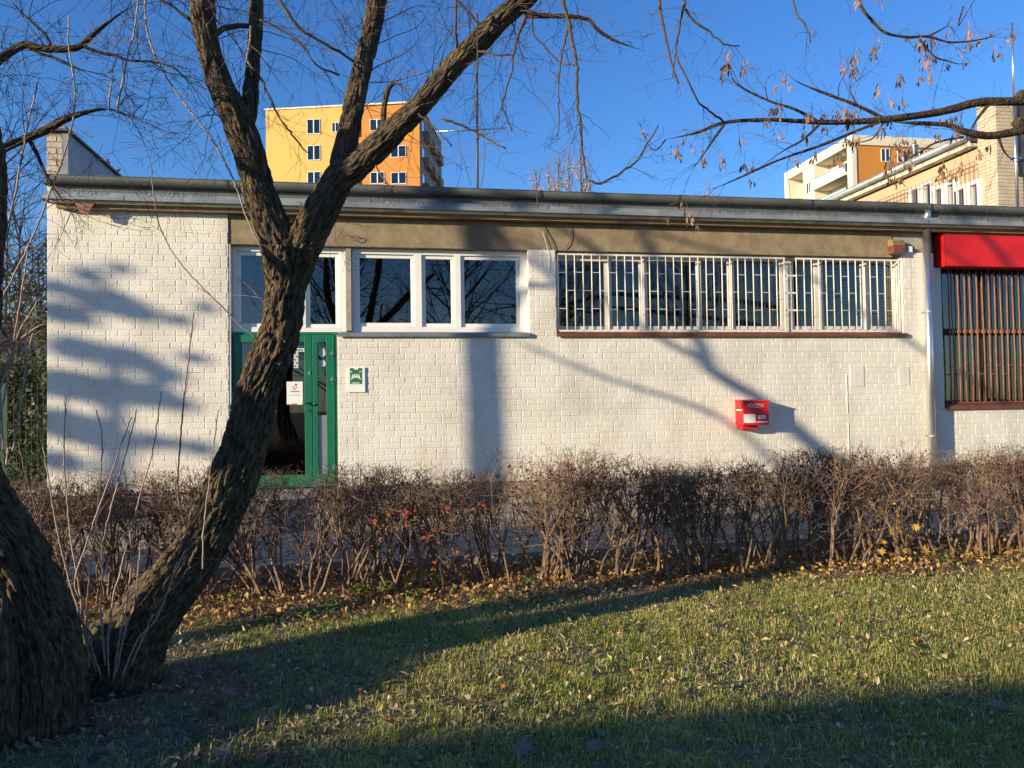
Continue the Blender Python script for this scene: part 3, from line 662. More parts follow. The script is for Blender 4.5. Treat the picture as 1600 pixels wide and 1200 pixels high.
# safety sign
sgn2 = thing('safety_sign','small green and white assembly point sign on the brick wall beside the green door','sign',(-.3,YW,1.8))
ys2 = YW-.02; sx0,sx1 = WX(542.5,590,ys2),WX(570.5,590,ys2)
box('backing','paper',sgn2,sx0,sx1,ys2,YW-.004,WZ(556,613,ys2),WZ(556,574,ys2),bevel=.002)
gx0,gx1,gz0,gz1 = WX(546.8,590,ys2),WX(565,590,ys2),WZ(556,600,ys2),WZ(556,577.5,ys2)
box('green_plate','sign_green',sgn2,gx0,gx1,ys2-.004,ys2-.0005,gz0,gz1)
m_ = MB(); cx,cz = (gx0+gx1)/2,(gz0+gz1)/2+.02; yy = ys2-.006
for (ox,oz) in ((-.04,-.02),(-.014,-.012),(.014,-.012),(.04,-.02)):
    disc(m_,cx+ox,yy,cz+oz+.022,.009,10,.0015); m_.prism_xz([(cx+ox-.012,cz+oz-.02),(cx+ox+.012,cz+oz-.02),(cx+ox+.01,cz+oz+.012),(cx+ox-.01,cz+oz+.012)],yy,yy+.0015)
for sx in (-1,1):
    for sz in (-1,1):
        ax,az = cx+sx*.062,cz+sz*.052
        m_.prism_xz([(ax,az),(ax-sx*.004,az-sz*.02),(ax-sx*.02,az-sz*.004)],yy,yy+.0015); m_.prism_xz([(ax-sx*.008,az-sz*.014),(ax-sx*.014,az-sz*.008),(ax+sx*.004,az+sz*.008),(ax+sx*.009,az+sz*.003)],yy-.001,yy+.0)
m_.build('pictogram','white_mark',sgn2)
box('print','white_mark',sgn2,gx0+.02,gx1-.02,yy,yy+.0015,gz0+.012,gz0+.018); box('print','white_mark',sgn2,gx0+.035,gx1-.035,yy,yy+.0015,gz0+.004,gz0+.008)
for px in (549,562): box('clip','dark_metal',sgn2,WX(px-2.3,575,ys2),WX(px+2.3,575,ys2),ys2-.008,ys2,WZ(556,577.3,ys2),WZ(556,575.3,ys2))
# alarm siren box
al = thing('alarm_box','brown alarm box with ribbed top under the eaves above the barred window','alarm',(7.5,YW,3.8))
ya = YW-.1; a0,a1 = WX(1395.5,380,ya),WX(1415,380,ya); zb2,zm2,zt2 = WZ(1405,396,ya),WZ(1405,383,ya),WZ(1405,373,ya)
m_ = MB().box(a0,a1,ya,YW+.03,zb2,zm2); m_.build('housing','brown_sill',al,bevel=.01)
for i in range(6):
    x = a0+(a1-a0)*(i+.15)/6; m_ = MB(); m_.prism([(ya,zm2),(ya+.015,zt2-.02),(ya+.05,zt2),(YW+.03,zt2),(YW+.03,zm2)],x,x+.02); m_.build('rib','rib_tan',al)
box('core','interior',al,a0+.01,a1-.01,ya+.03,YW+.032,zm2-.004,zt2-.02)
jb = thing('junction_box','small grey junction box beside the brown alarm box','junction box',(7.9,YW,3.8))
m_ = MB().box(WX(1418.5,390,YW-.05),WX(1426,390,YW-.05),YW-.05,YW+.037,WZ(1422,395,YW),WZ(1422,386,YW)); m_.build('box_body','paper',jb,bevel=.004)
cable('lead',[PX(1426,390,YW),PX(1440,389.5,YW),PX(1452,388,YW+.01),PX(1462,390,YW+.06),PX(1467,397,YS)],.004,parent=jb)
# roof aerial
ar = thing('roof_aerial','thin aerial mast with crossbar on the flat roof','aerial',(2,14,4.5))
YA = 14.0; base = PX(745,292,YA); base.z = 4.45; top = PX(745,95,YA)
MB().tube([base,top],[.03,.022],10).build('mast','dark_metal',ar,smooth=True)
MB().tube([PX(683,205.5,YA-.04),PX(792,200,YA-.04)],[.016,.016],8).build('crossbar','galvanised',ar,smooth=True)
MB().tube([PX(745,206,YA-.06),PX(746,218,YA-.06)],[.035,.035],8).build('clamp','dark_metal',ar)
cable('wire',[PX(716,205,YA),PX(718,230,YA),PX(726,255,YA),PX(736,290,YA)],.008,parent=ar); cable('wire',[PX(757,222,YA),PX(756,262,YA),PX(752,292,YA)],.008,parent=ar)
# ------------------------------------------------------------------ buildings behind
def local(o,parent):
    o.parent = parent; return o
def far_window(b,x0,x1,z0,z1,y,axis='y',m='pvc',sgn=1,tk=None):
    """window in a wall: frame with a mullion and two panes; axis gives the wall's normal"""
    w = bpy.data.objects.new('window',None); COL.objects.link(w); w.parent = b
    def bx(n,mm,a0,a1,d0,d1,c0,c1):
        if axis == 'y': o = MB().box(a0,a1,y+d0*sgn if sgn>0 else y-d1,y+d1*sgn if sgn>0 else y-d0,c0,c1).build(n,mm)
        else: o = MB().box(y+d0,y+d1,a0,a1,c0,c1).build(n,mm)
        o.parent = w
    t = tk or min(.05,(x1-x0)*.045); xm = (x0+x1)/2
    bx('pane','clear_glass',x0+t,x1-t,-.05,-.03,z0+t,z1-t)
    m_ = MB()
    bx('frame',m,x0,x1,-.09,-.0,z0-.02,z0+t); bx('frame',m,x0,x1,-.09,-.0,z1-t,z1); bx('frame',m,x0,x0+t,-.088,-.0,z0+t,z1-t); bx('frame',m,x1-t,x1,-.088,-.0,z0+t,z1-t); bx('frame',m,xm-t,xm+t,-.088,-.0,z0+t,z1-t)
    cm = rng.choice(('interior','interior','curtain','blind','interior_light')); hh = rng.choice((0,0,.4,.6)) if cm != 'interior' else 0; bx('backing','interior',x0+t,x1-t,-.012,-.004,z0+t,z1-t); bx('curtain',cm,x0+t,x1-t,-.028,-.014,z0+t+(z1-z0-2*t)*hh,z1-t)
TH = math.radians(15.0)
C1 = PX(655,170,82.0); C1z = C1.z
b1 = thing('apartment_block','yellow and orange apartment tower rising behind the flat roof','building',(C1.x,C1.y,0)); b1.rotation_euler = (0,0,-TH)
Rx = Vector((math.cos(TH),-math.sin(TH),0)); Ry = Vector((math.sin(TH),math.cos(TH),0))
def L1(px,py):
    d = ray(px,py); C = Vector((C1.x,C1.y,0)); s = (C-EYE).dot(Ry)/d.dot(Ry); P = EYE+d*s; q = P-C; return q.dot(Rx),P.z
def lbox(n,m,par,x0,x1,y0,y1,z0,z1): 
    o = MB().box(x0,x1,y0,y1,z0,z1).build(n,m); o.parent = par; return o
xl_,zl_ = L1(415,171.5); xm0,_ = L1(544,200); xm1,_ = L1(560,200); ztop = L1(480,169.5)[1]; ztop2 = ztop-.1
lbox('wall','far_yellow',b1,xl_,xm0,0,13,0,ztop); lbox('wall','far_orange',b1,xm1,0,0.01,13,0,ztop2); lbox('recess_wall','far_shade',b1,xm0+.01,xm1-.01,1.4,13,0,ztop-.5)
lbox('side_wall','far_shade',b1,.002,.06,.1,12.9,0,ztop2-.2)  # side and recess coloured dark to carry their shade
lbox('parapet_cap','far_cream',b1,xl_-.1,.1,-.12,13.1,ztop+.002,ztop+.18)
ph = L1(528,161)[1]; lbox('roof_house','far_yellow',b1,L1(528,165)[0],L1(580,165)[0],2,8,ztop+.19,ph+.3)
m_ = MB().tube([Vector((L1(541,150)[0],3,ph)),Vector((L1(541,150)[0],3,L1(541,132)[1]))],[.05,.05],6); o = m_.build('aerial','galvanised'); o.parent = b1
m_ = MB(); disc(m_,L1(541,139)[0],2.8,L1(541,137)[1],.28,14,.1); o = m_.build('dish','paper'); o.parent = b1
rowh = L1(490,198)[1]-L1(490,239)[1]
for r in range(6):
    for (px0,px1,pt,pb) in ((480,500.5,187,209),(519,529.5,192,206),(578,600,187,204),(610,634,187,204)):
        xa_,zt3 = L1(px0,pt); xb_,zb3 = L1(px1,pb)
        far_window(b1,xa_,xb_,zb3-r*rowh,zt3-r*rowh,0 if px0<550 else .01)
    zf = L1(552,210)[1]-r*rowh
    lbox('balcony','far_orange',b1,xm0+.02,xm1-.02,-.3,1.38,zf-.25,zf+.85)
    for yy in (2.2,5.6,9.2):
        lbox('balcony','far_shade',b1,.07,.6,yy,yy+2.1,zf-.3,zf+.8); lbox('balcony_rail','galvanised',b1,.5,.62,yy-.05,yy+2.15,zf+.801,zf+.86)
    for yy in (.9,4.6,8.2):
        lbox('side_window','far_glass',b1,.062,.09,yy,yy+1.0,zf,zf+1.5)
# white and orange block on the right
Y2 = 82.0; P2 = PX(1330,222,Y2); X2 = P2.x
b2 = thing('apartment_block','cream and orange apartment block with glass balconies at far right','building',(X2,Y2,0))
zt4 = WZ(1330,211,Y2); xe = WX(1620,225,Y2); YB2 = 102.0
def g2(n,m,x0,x1,y0,y1,z0,z1): return MB().box(x0,x1,y0,y1,z0,z1).build(n,m,b2)
g2('wall','far_orange',X2+.6,xe,Y2+.02,Y2+.85,0,zt4-1.2); g2('body','far_cream',X2+2.41,xe-.05,Y2+.86,96,0,zt4-1.2)

g2('corner_fin','far_cream',X2,X2+.58,Y2-.13,Y2+.9,0,zt4-1.16)
def SY(px,py,Xp): d = ray(px,py); P = EYE+d*(Xp/d.x); return P.y,P.z
ya_,yb_ = SY(1272,250,X2)[0],SY(1254,260,X2)[0]; yc,yd = SY(1231,270,X2)[0],SY(1225,262,X2)[0]
g2('parapet','far_cream',X2,xe,Y2-.15,yd,zt4-1.15,zt4)
g2('side_wall','far_cream',X2+2.2,X2+2.4,Y2+.9,yd,0,zt4-1.16)
g2('side_wall','far_cream',X2+.0,X2+2.19,ya_,yb_,0,zt4-1.16); g2('side_fin','far_cream',X2,X2+2.19,yc,yd,0,zt4-1.16)
fh = 2.9; zf = SY(1325,268,X2)[1]
for r in range(5):
    z = zf-r*fh
    g2('balcony_slab','far_cream',X2-.3,X2+2.19,Y2+.91,ya_-.01,z-.35,z+.0); g2('balustrade','pale_blue',X2-.28,X2-.24,Y2+.95,ya_-.05,z+.01,z+1.0); g2('rail','galvanised',X2-.31,X2-.22,Y2+.94,ya_-.04,z+1.01,z+1.07)
    g2('balcony_door','far_glass',X2+2.1,X2+2.19,Y2+2,ya_-2.5,z+.02,z+2.2); 
    g2('balcony_slab','far_cream',X2,X2+2.19,yb_+.01,yc-.01,z-3.0,z-2.65); g2('balustrade','pale_blue',X2+.02,X2+.06,yb_+.02,yc-.02,z-2.64,z-1.65)
    far_window(b2,(ya_+yb_)/2-X2*0-.5,(ya_+yb_)/2+.5,z-.3,z+1.1,X2-.0,'x')
    b2w = [(1376.5,1390),(1402,1419),(1436,1452),(1472,1490),(1510,1528)]
    for (a,b) in b2w:
        far_window(b2,WX(a,240,Y2),WX(b,240,Y2),WZ(1390,253,Y2)-r*fh,WZ(1390,233,Y2)-r*fh,Y2+.02)
for w in b2.children:
    if w.name.startswith('window'): w.matrix_parent_inverse = world_of(b2).inverted()
m_ = MB().tube([Vector((WX(1429,250,60),60,0)),Vector((WX(1429,250,60),60,WZ(1429,229,60)))],[.3,.3],14); 
fl_ = thing('steel_flue','shiny steel flue pipe in front of the orange apartment block','flue',(WX(1429,250,60),60,0)); m_.build('pipe','galvanised',fl_,smooth=True)
MB().tube([Vector((WX(1429,250,60),60,WZ(1429,229,60)+.01)),Vector((WX(1429,250,60),60,WZ(1429,225,60)))],[.42,.2],14).build('cowl','galvanised',fl_,smooth=True)
# clinker building at the right
YC = 13.7; XC = WX(1558,250,YC)
b3 = thing('clinker_building','tan building with brick corner pier and barred white windows','building',(XC+2,YC+3,4.4))
ztp = WZ(1558,158,YC)
def g3(n,m,x0,x1,y0,y1,z0,z1,bevel=0): return MB().box(x0,x1,y0,y1,z0,z1).build(n,m,b3,bevel=bevel)
pier = g3('corner_pier','clinker_joint',XC+.006,XC+2.4,YC+.006,YC+.5,4.3,ztp)
g3('pier_cap','concrete',XC-.03,XC+2.45,YC-.03,YC+.5,ztp+.002,ztp+.05)
k = 0
while 4.3+k*.075 < ztp-.05:
    z = 4.3+k*.075
    if z > 4.35:
        x = XC - (.125 if k%2 else 0)
        while x < XC+1.6:
            a = max(x,XC); 
            MB().box(a,x+.24,YC+rng.uniform(-.002,.001),YC+.05,z+.008,z+.073).build('brick','clinker',pier); x += .25
        yk = YC+.056
        while yk < YC+.5:
            MB().box(XC-rng.uniform(0,.002),XC+.04,yk,min(yk+(.115 if k%2 else .24),YC+.5),z+.008,z+.073).build('brick','clinker',pier); yk += .125 if k%2 else .25
    k += 1
# facade along the depth
XF = XC+.03; ze1 = SY(1545,217,XF)[1]; YE = 46.0
g3('wall','far_tan',XF,XF+.3,YC+.51,YE,4.3,ze1-.1)
g3('end_wall','far_tan',XF+.31,XF+8,YE-.3,YE,4.3,ze1-.1)
g3('roof','dark_metal',XF-.22,XF+8,YC+.52,YE,ze1+.05,ze1+.16)
g3('soffit_board','cream',XF-.2,XF-.001,YC+.52,YE,ze1-.06,ze1+.0); g3('fascia','cream',XF-.21,XF-.19,YC+.52,YE,ze1+.001,ze1+.048)
MB().tube([Vector((XF-.27,YC+.55,ze1+.12)),Vector((XF-.27,YE,ze1+.12))],[.085]*2,12).build('gutter','zinc',b3,smooth=True)
for (pa,pb) in ((1429,1458),(1467,1494),(1502,1531)):
    y1_,y0_ = SY(pa,310,XF)[0],SY(pb,310,XF)[0]; zt5 = SY((pa+pb)/2,286,XF)[1]; zt5 = 5.36 if zt5 < 5 else zt5
    far_window(b3,y0_-.1,y1_+.1,4.35,zt5,XF,'x',tk=.085)
for w in b3.children:
    if w.name.startswith('window'): w.matrix_parent_inverse = world_of(b3).inverted()
g3r = bpy.data.objects.new('window_grille',None); COL.objects.link(g3r); g3r.location = (XF,16,4.4); put(g3r,b3)
y0_,y1_ = SY(1533,300,XF)[0],SY(1330,300,XF)[0]; zg = SY(1532,252,XF)[1]; xg_ = XF-.14
yy = y0_
while yy < y1_: MB().box(xg_-.005,xg_+.005,yy-.005,yy+.005,4.35,zg).build('bar','rust_bar',g3r); yy += .13
for dz_ in (0,.11): MB().box(xg_-.007,xg_+.003,y0_,y1_,zg-dz_-.01,zg-dz_+.004).build('rail','rust_bar',g3r)
# second aerial pole by the pier
pl = thing('aerial_pole','tall silver aerial pole fixed to the tan brick pier','aerial pole',(XC+.3,YC-.2,4.4))
MB().tube([PX(1590,330,YC-.2),PX(1584,160,YC-.2)],[.035,.03],10).build('lower_tube','galvanised',pl,smooth=True)
MB().tube([PX(1584,162,YC-.2),PX(1581,36,YC-.2)],[.022,.02],8).build('upper_tube','galvanised',pl,smooth=True)
MB().box(WX(1590,200,YC-.1),WX(1597,200,YC-.1),YC-.15,YC-.004,WZ(1592,272,YC-.1),WZ(1592,165,YC-.1)).build('cable_duct','dark_metal',pl)
MB().tube([PX(1577,248,YC-.2),PX(1596,247,YC-.2)],[.03,.03],8).build('bracket','galvanised',pl)

# ------------------------------------------------------------------ background left: house, fence
hs = thing('shaded_house','pale house with dark windows half hidden behind bare bushes','building',(-12,27,0))
YH = 27.0; xa_ = WX(-160,600,YH); xb_ = WX(120,600,YH); zr = WZ(40,562,YH)
MB().box(xa_,xb_,YH,YH+7,0,zr).build('wall','far_shade',hs)  # pale wall given a dark colour in place of its shade
MB().prism([(YH-.4,zr),(YH+3.5,zr+1.6),(YH+7.4,zr),(YH+7.4,zr-.12),(YH-.4,zr-.12)],xa_-.3,xb_+.3).build('roof','dark_metal',hs)
for (a,b) in ((22,34),(54,67)):
    far_window(hs,WX(a,620,YH),WX(b,620,YH),WZ(50,640,YH),WZ(50,600,YH),YH)
for w in hs.children:
    if w.name.startswith('window'): w.matrix_parent_inverse = world_of(hs).inverted()
fe = thing('mesh_fence','dark green wire mesh fence beside the building end','fence',(-5.5,12.5,0))
YFn = 12.4; xa_,xb_ = WX(-120,680,YFn),X_L-.02; zt6 = WZ(30,604,YFn)
x = xa_
while x < xb_: MB().tube([Vector((x,YFn,.2)),Vector((x,YFn,zt6))],[.003]*2,4).build('wire','fence_green',fe); x += .08
z = .3
while z < zt6: MB().tube([Vector((xa_,YFn-.006,z)),Vector((xb_,YFn-.006,z))],[.0035]*2,4).build('wire','fence_green',fe); z += .22
for x in (xa_,WX(6,680,YFn),xb_-.05): MB().box(x-.03,x+.03,YFn-.03,YFn+.03,.1,zt6+.05).build('post','fence_green',fe)
kb = thing('white_block','small white concrete block on the paving by the building corner','block',(-4.6,9.6,.2))
MB().box(WX(38,765,9.6),WX(68,765,9.6),9.5,9.8,.15,WZ(50,765,9.6)).build('body','concrete',kb,bevel=.015)
# ------------------------------------------------------------------ trees
R = random.Random(21)
def rv(s=1.0): return Vector((R.gauss(0,s),R.gauss(0,s),R.gauss(0,s)))
def bark(rows, n=40, step=.018, amp=.10, freq=1.0, flare=0):
    """a limb as a ridged tube; rows of (x, y, z, r)"""
    P = spline(rows, step); m_ = MB(); m_.bk = []; up = None; v = 0.0
    pts = [Vector(p[:3]) for p in P]; rad = [max(.002,p[3]) for p in P]
    if n <= 14 and len(pts) > 6:
        cut = [0.0]
        for a_,b_ in zip(pts[::-1],pts[::-1][1:]): cut.append(cut[-1]+(b_-a_).length)
        cut = cut[::-1]; rad = [r_*min(1,.12+c_/.3) for r_,c_ in zip(rad,cut)]
    for i,p in enumerate(pts):
        t = (pts[min(i+1,len(pts)-1)]-pts[max(i-1,0)]).normalized()
        if up is None: up = Vector((0,-1,0)); up = (up-t*up.dot(t)).normalized()
        else: up = (up-t*up.dot(t)).normalized()
        w = t.cross(up); r = rad[i]
        if i: v += (p-pts[i-1]).length
        for k in range(n):
            a = 2*math.pi*k/n; ca,sa = math.cos(a),math.sin(a); q = freq*34*max(r,.04)
            e = Vector((ca*q,sa*q,v*5.0*freq))
            nz = noise.noise(e+Vector((noise.noise(e*.6)*.8,0,0))); n2 = noise.noise(e*2.3+Vector((7,3,1)))
            lump = noise.noise(Vector((ca*1.3,sa*1.3,v*2.0+5)))
            h = (1-min(1,abs(nz)*3.4)); h2 = (1-min(1,abs(n2)*2.6))
            rr = r*(1+.10*lump) - amp*min(r,.13)*(h*.85+h2*.4) + amp*min(r,.13)*.45
            q3 = p+(up*ca+w*sa)*rr; m_.v.append((q3.x,q3.y,q3.z)); m_.bk.append((ca*r,sa*r,v))
    L_ = len(pts)
    for i in range(L_-1):
        for k in range(n):
            k2 = (k+1)%n; m_.f.append((i*n+k,i*n+k2,(i+1)*n+k2,(i+1)*n+k))
    m_.f.append(tuple((L_-1)*n+k for k in range(n)))
    return m_, pts, rad
def rows_px(rows, smin=0):
    out = []
    for px,py,w,Y in rows:
        P = PX(px,py,Y); out.append((P.x,P.y,P.z,w*.5*depth(P)/F))
    return out
def grow(mb, p, d, L, r, lev, curl=.22, lift=.0, kids=5, n=3, spread=.9, shrink=.5, seg=.07, tips=None, rmin=.0011):
    k = max(3,int(L/seg)); pts = [p.copy()]; rad = [r]; d = d.normalized(); spawn = []
    for i in range(k):
        d = (d+rv(curl*.5)+Vector((0,0,lift))).normalized(); p = p+d*(L/k); pts.append(p.copy()); rad.append(max(r*(1-.75*(i+1)/k),rmin)); spawn.append((p.copy(),d.copy(),rad[-1]))
    mb.tube(pts,rad,n,cap=False)
    if tips is not None and lev <= 1: tips.append((p.copy(),d.copy()))
    if lev > 0:
        for q in range(kids):
            i = R.randrange(max(1,int(k*.15)),k); sp,sd,sr = spawn[i]
            nd = (sd*.75+rv(spread*.55)).normalized()
            grow(mb,sp,nd,L*shrink*R.uniform(.5,1.1),max(sr*.65,rmin),lev-1,curl,lift,max(2,int(kids*.75)),n,spread,shrink,seg,tips,rmin)
def along(pts, t):
    i = min(int(t*(len(pts)-1)),len(pts)-2); return pts[i], (pts[i+1]-pts[i]).normalized()

# --- the forked tree
tree = thing('forked_tree','rough barked tree leaning over the hedge and forking into three limbs','tree',(-1.5,4.85,0))
trunk_rows = rows_px([(160,1200,135,4.72),(166,1110,130,4.76),(182,1062,122,4.81),(203,1005,108,4.86),(240,950,90,4.9),(280,900,82,4.92),(316,850,73,4.95),(357,760,70,4.95),(379,700,66,4.95),(407,600,60,4.95),(437,520,58,4.93),(447,460,59,4.9),(452,420,72,4.9),(455,393,84,4.9)])
m_,tp,tr = bark(trunk_rows,n=110,step=.011,amp=.26); trunk = m_.build('trunk','bark',tree,smooth=True)
limbs = []
def limb(rows,n=40,amp=.2,mname='bark',step=.014,name='limb'):
    m_,p,r = bark(rows_px(rows),n,step,amp); limbs.append((p,r)); return m_.build(name,mname,tree,smooth=True)
limb([(452,425,58,4.92),(440,385,54,4.92),(424,350,50,4.9),(405,300,47,4.88),(391,240,46,4.85),(372,190,46,4.82),(348,140,40,4.8),(331,95,36,4.78),(319,40,35,4.76),(316,-10,36,4.75),(312,-90,30,4.7),(300,-200,22,4.6)],n=72)
limb([(380,205,30,4.84),(389,170,27,4.86),(393,120,22,4.9),(398,70,20,4.93),(401,0,21,4.96),(396,-80,16,5.0)],n=30)
limb([(452,425,60,4.9),(472,380,58,4.9),(492,345,52,4.88),(512,310,48,4.86),(530,280,46,4.85),(560,258,42,4.84),(610,210,38,4.8),(660,160,33,4.76),(712,98,32,4.72),(750,62,34,4.7),(790,22,31,4.66),(830,-8,26,4.63),(880,-50,20,4.6)],n=72)
limb([(518,312,40,4.86),(532,262,35,4.88),(549,185,31,4.92),(565,110,30,4.95),(580,50,29,5.0),(588,0,31,5.02),(596,-70,24,5.1)],n=60)
limb([(600,205,10,4.82),(599,185,9,4.86),(601,160,9,4.88),(606,140,9,4.9),(616,130,8,4.9),(626,133,7,4.86),(640,150,8,4.8)],n=12,name='stub')
limb([(822,20,15,4.65),(840,24,9,4.62),(880,25,7,4.6),(918,30,6,4.6),(933,46,6,4.6),(962,64,5,4.6),(1008,80,3,4.6)],n=8,mname='bark_smooth',amp=.05,name='branch')
hang = [
 [(878,-20,7,4.3),(881,8,6,4.3),(888,30,6,4.3),(895,70,5.5,4.3),(901,100,5,4.3),(902,150,5,4.32),(907,200,4.5,4.33),(910,240,4,4.35),(917,280,3,4.35)],
 [(917,283,3.5,4.35),(940,285,4,4.35),(970,270,4,4.38),(1000,245,3.5,4.4),(1010,225,3,4.4),(1030,196,2,4.4)],
 [(1028,-20,6,4.4),(1035,40,5,4.4),(1045,80,4,4.4),(1052,110,3.5,4.4),(1060,132,3,4.4)],
 [(1072,-20,4.5,4.5),(1066,20,4,4.5),(1060,50,3.5,4.5),(1055,90,2.5,4.5),(1050,120,2,4.5)],
 [(1067,10,4,4.5),(1090,38,4,4.5),(1110,50,3,4.5),(1130,68,3,4.5),(1155,72,2,4.5)],
 [(1055,90,3,4.4),(1072,120,3,4.42),(1088,155,3,4.45),(1105,170,3,4.5),(1132,192,3.5,4.6)],
 [(822,24,7,4.6),(808,60,4,4.6),(800,95,3,4.6)],[(830,30,4,4.5),(835,55,3,4.5),(850,70,3,4.5),(872,95,3,4.5),(898,103,2.5,4.4)],
 [(888,40,4,4.35),(880,75,3,4.4),(875,100,3,4.4),(873,130,2.5,4.4),(873,190,2,4.4),(870,215,1.5,4.4)],
 [(712,-10,5,4.5),(712,40,4,4.5),(713,75,4,4.6)],[(706,-10,4,4.6),(750,40,4,4.65),(760,55,5,4.68)],
 [(745,20,3,4.4),(746,80,2.5,4.5),(744,160,2,4.5),(745,205,1.5,4.5)],
 [(430,-10,6,4.7),(450,20,5.5,4.7),(470,45,5,4.72),(495,62,4.5,4.75),(530,80,4,4.8),(552,95,4,4.9)],
 [(405,32,3,4.7),(440,45,3,4.7),(475,75,3,4.7),(495,102,3,4.7),(530,118,3,4.8)],
 [(395,95,4,4.9),(420,150,3.5,4.8),(435,180,3,4.8),(460,215,3,4.7),(480,240,2,4.7)],
 [(690,185,4,4.7),(720,195,3.5,4.7),(750,210,3,4.7),(790,232,2,4.6)],[(655,178,3,4.7),(680,200,2.5,4.6),(706,228,2,4.6)],
 [(750,80,4,4.6),(775,85,4,4.5),(800,88,3,4.5),(798,120,3,4.5),(790,140,3,4.5),(785,165,2.5,4.5),(800,205,2,4.5)],
 [(585,255,3,4.8),(600,280,2.5,4.7),(620,300,2,4.6)],[(298,30,5,4.8),(275,15,4.5,4.8),(245,-5,4,4.8)],[(330,60,9,4.8),(350,45,9,4.85),(378,40,8,4.9),(395,40,7,4.94)],
 [(1235,-10,3,4.6),(1245,20,3,4.6),(1260,45,2.5,4.6),(1268,68,2,4.6)],
]
hpts = []
for rows in hang:
    P = spline(rows_px(rows),.03); pts = [Vector(q[:3])+rv(.003) for q in P]; rd = [max(.0012,q[3]) for q in P]; hpts.append((pts,rd)); MB().tube(pts,rd,6).build('branch','bark_smooth',tree,smooth=True)
tw = MB()
for (p,r) in limbs[:4]:
    n_ = int(len(p)*.014*15)
    for _ in range(n_):
        t = R.uniform(.3,1); q,d = along(p,t); nd = (d*.4+rv(.6)+Vector((0,.15,.12))).normalized()
        grow(tw,q,nd,R.uniform(.35,.95),R.uniform(.003,.0048),2,.26,.0,5,3,1.0,.5)
for (p,r) in hpts+limbs[5:6]:
    n_ = max(3,int(len(p)*.03*12))
    for _ in range(n_):
        t = R.uniform(.15,1); q,d = along(p,t); nd = (d*.6+rv(.55)).normalized()
        grow(tw,q,nd,R.uniform(.08,.3),.0022,1,.3,.0,4,3,1.0,.55,.04)
o = tw.build('twigs','twig_dark',tree,stuff=True)
# thin young shoots around the base and on the stems, each traced
def shoot(rows, parent, m_='twig_pale', side=6):
    P = spline(rows_px(rows),.03); pts = [Vector(q[:3])+rv(.0015) for q in P]; rd = [max(.001,q[3]*.82) for q in P]
    mm = MB(); mm.tube(pts,rd,6)
    for _ in range(side):
        t = R.uniform(.25,.95); q,d = along(pts,t); nd = (d*.8+rv(.45)+Vector((0,0,.1))).normalized(); grow(mm,q,nd,R.uniform(.05,.22),.0018,0,.12)
    for i in range(6,len(pts)-2,R.randrange(5,8)):
        mm.tube([pts[i]-(pts[i+1]-pts[i])*.12,pts[i]+(pts[i+1]-pts[i])*.12],[rd[i]*1.35]*2,6)
    return mm.build('shoot',m_,parent,smooth=True)
def sh(pts,w0,w1,Y0,Y1):
    n_ = len(pts)-1; return [(x,y,w0+(w1-w0)*i/n_,Y0+(Y1-Y0)*i/n_) for i,(x,y) in enumerate(pts)]
for s in ([(160,1062),(155,1047),(132,982),(112,920),(95,855),(77,755),(67,700),(52,622)],[(170,1060),(168,1010),(172,970),(179,925),(190,885),(207,820),(222,762),(240,700),(252,612)],
          [(150,1050),(132,990),(125,925),(112,850),(102,750),(100,700),(103,618)],[(165,1040),(158,960),(160,900),(160,855),(172,800),(185,750),(199,700),(214,640)],[(182,1050),(195,985),(210,945),(216,890),(219,845)],
          [(190,1058),(215,1000),(245,965),(275,890),(290,858)],[(140,1045),(136,960),(140,900),(152,800),(160,690),(150,640)],[(178,1062),(186,1000),(200,930),(205,860),(200,810)],[(205,1040),(228,985),(240,960)]):
    shoot(sh(s,4.6,2.0,4.62,4.6),tree)
for s,mm in (([(125,935),(117,907),(135,850),(152,800),(175,737),(187,700),(206,652)],'twig_pale'),([(150,1000),(120,960),(85,888),(60,810),(40,740),(28,690)],'twig_red')): shoot(sh(s,4.4,2,4.55,4.5),tree,mm)
shoot(sh([(317,888),(318,830),(324,775),(335,690),(341,640)],3.5,1.6,4.72,4.6),tree)
shoot(sh([(288,818),(278,772),(280,715),(288,620),(303,488)],4,2.2,4.75,4.55),tree,'twig_red')
shoot(sh([(408,386),(386,342),(372,300),(350,250),(322,205),(285,157),(252,107),(229,47),(226,-20)],3.6,3.4,4.72,4.5),tree,side=9)
shoot(sh([(403,530),(372,505),(345,477),(312,445),(275,402),(250,355),(240,302),(236,260)],3,1.8,4.78,4.5),tree,side=7)
shoot(sh([(420,480),(405,465),(398,440),(394,430)],2.2,1.2,4.7,4.6),tree); shoot(sh([(415,500),(395,470),(375,435)],2,1.2,4.7,4.55),tree)
shoot(sh([(392,40),(390,70),(386,95),(398,110)],4,3,4.7,4.7),tree)

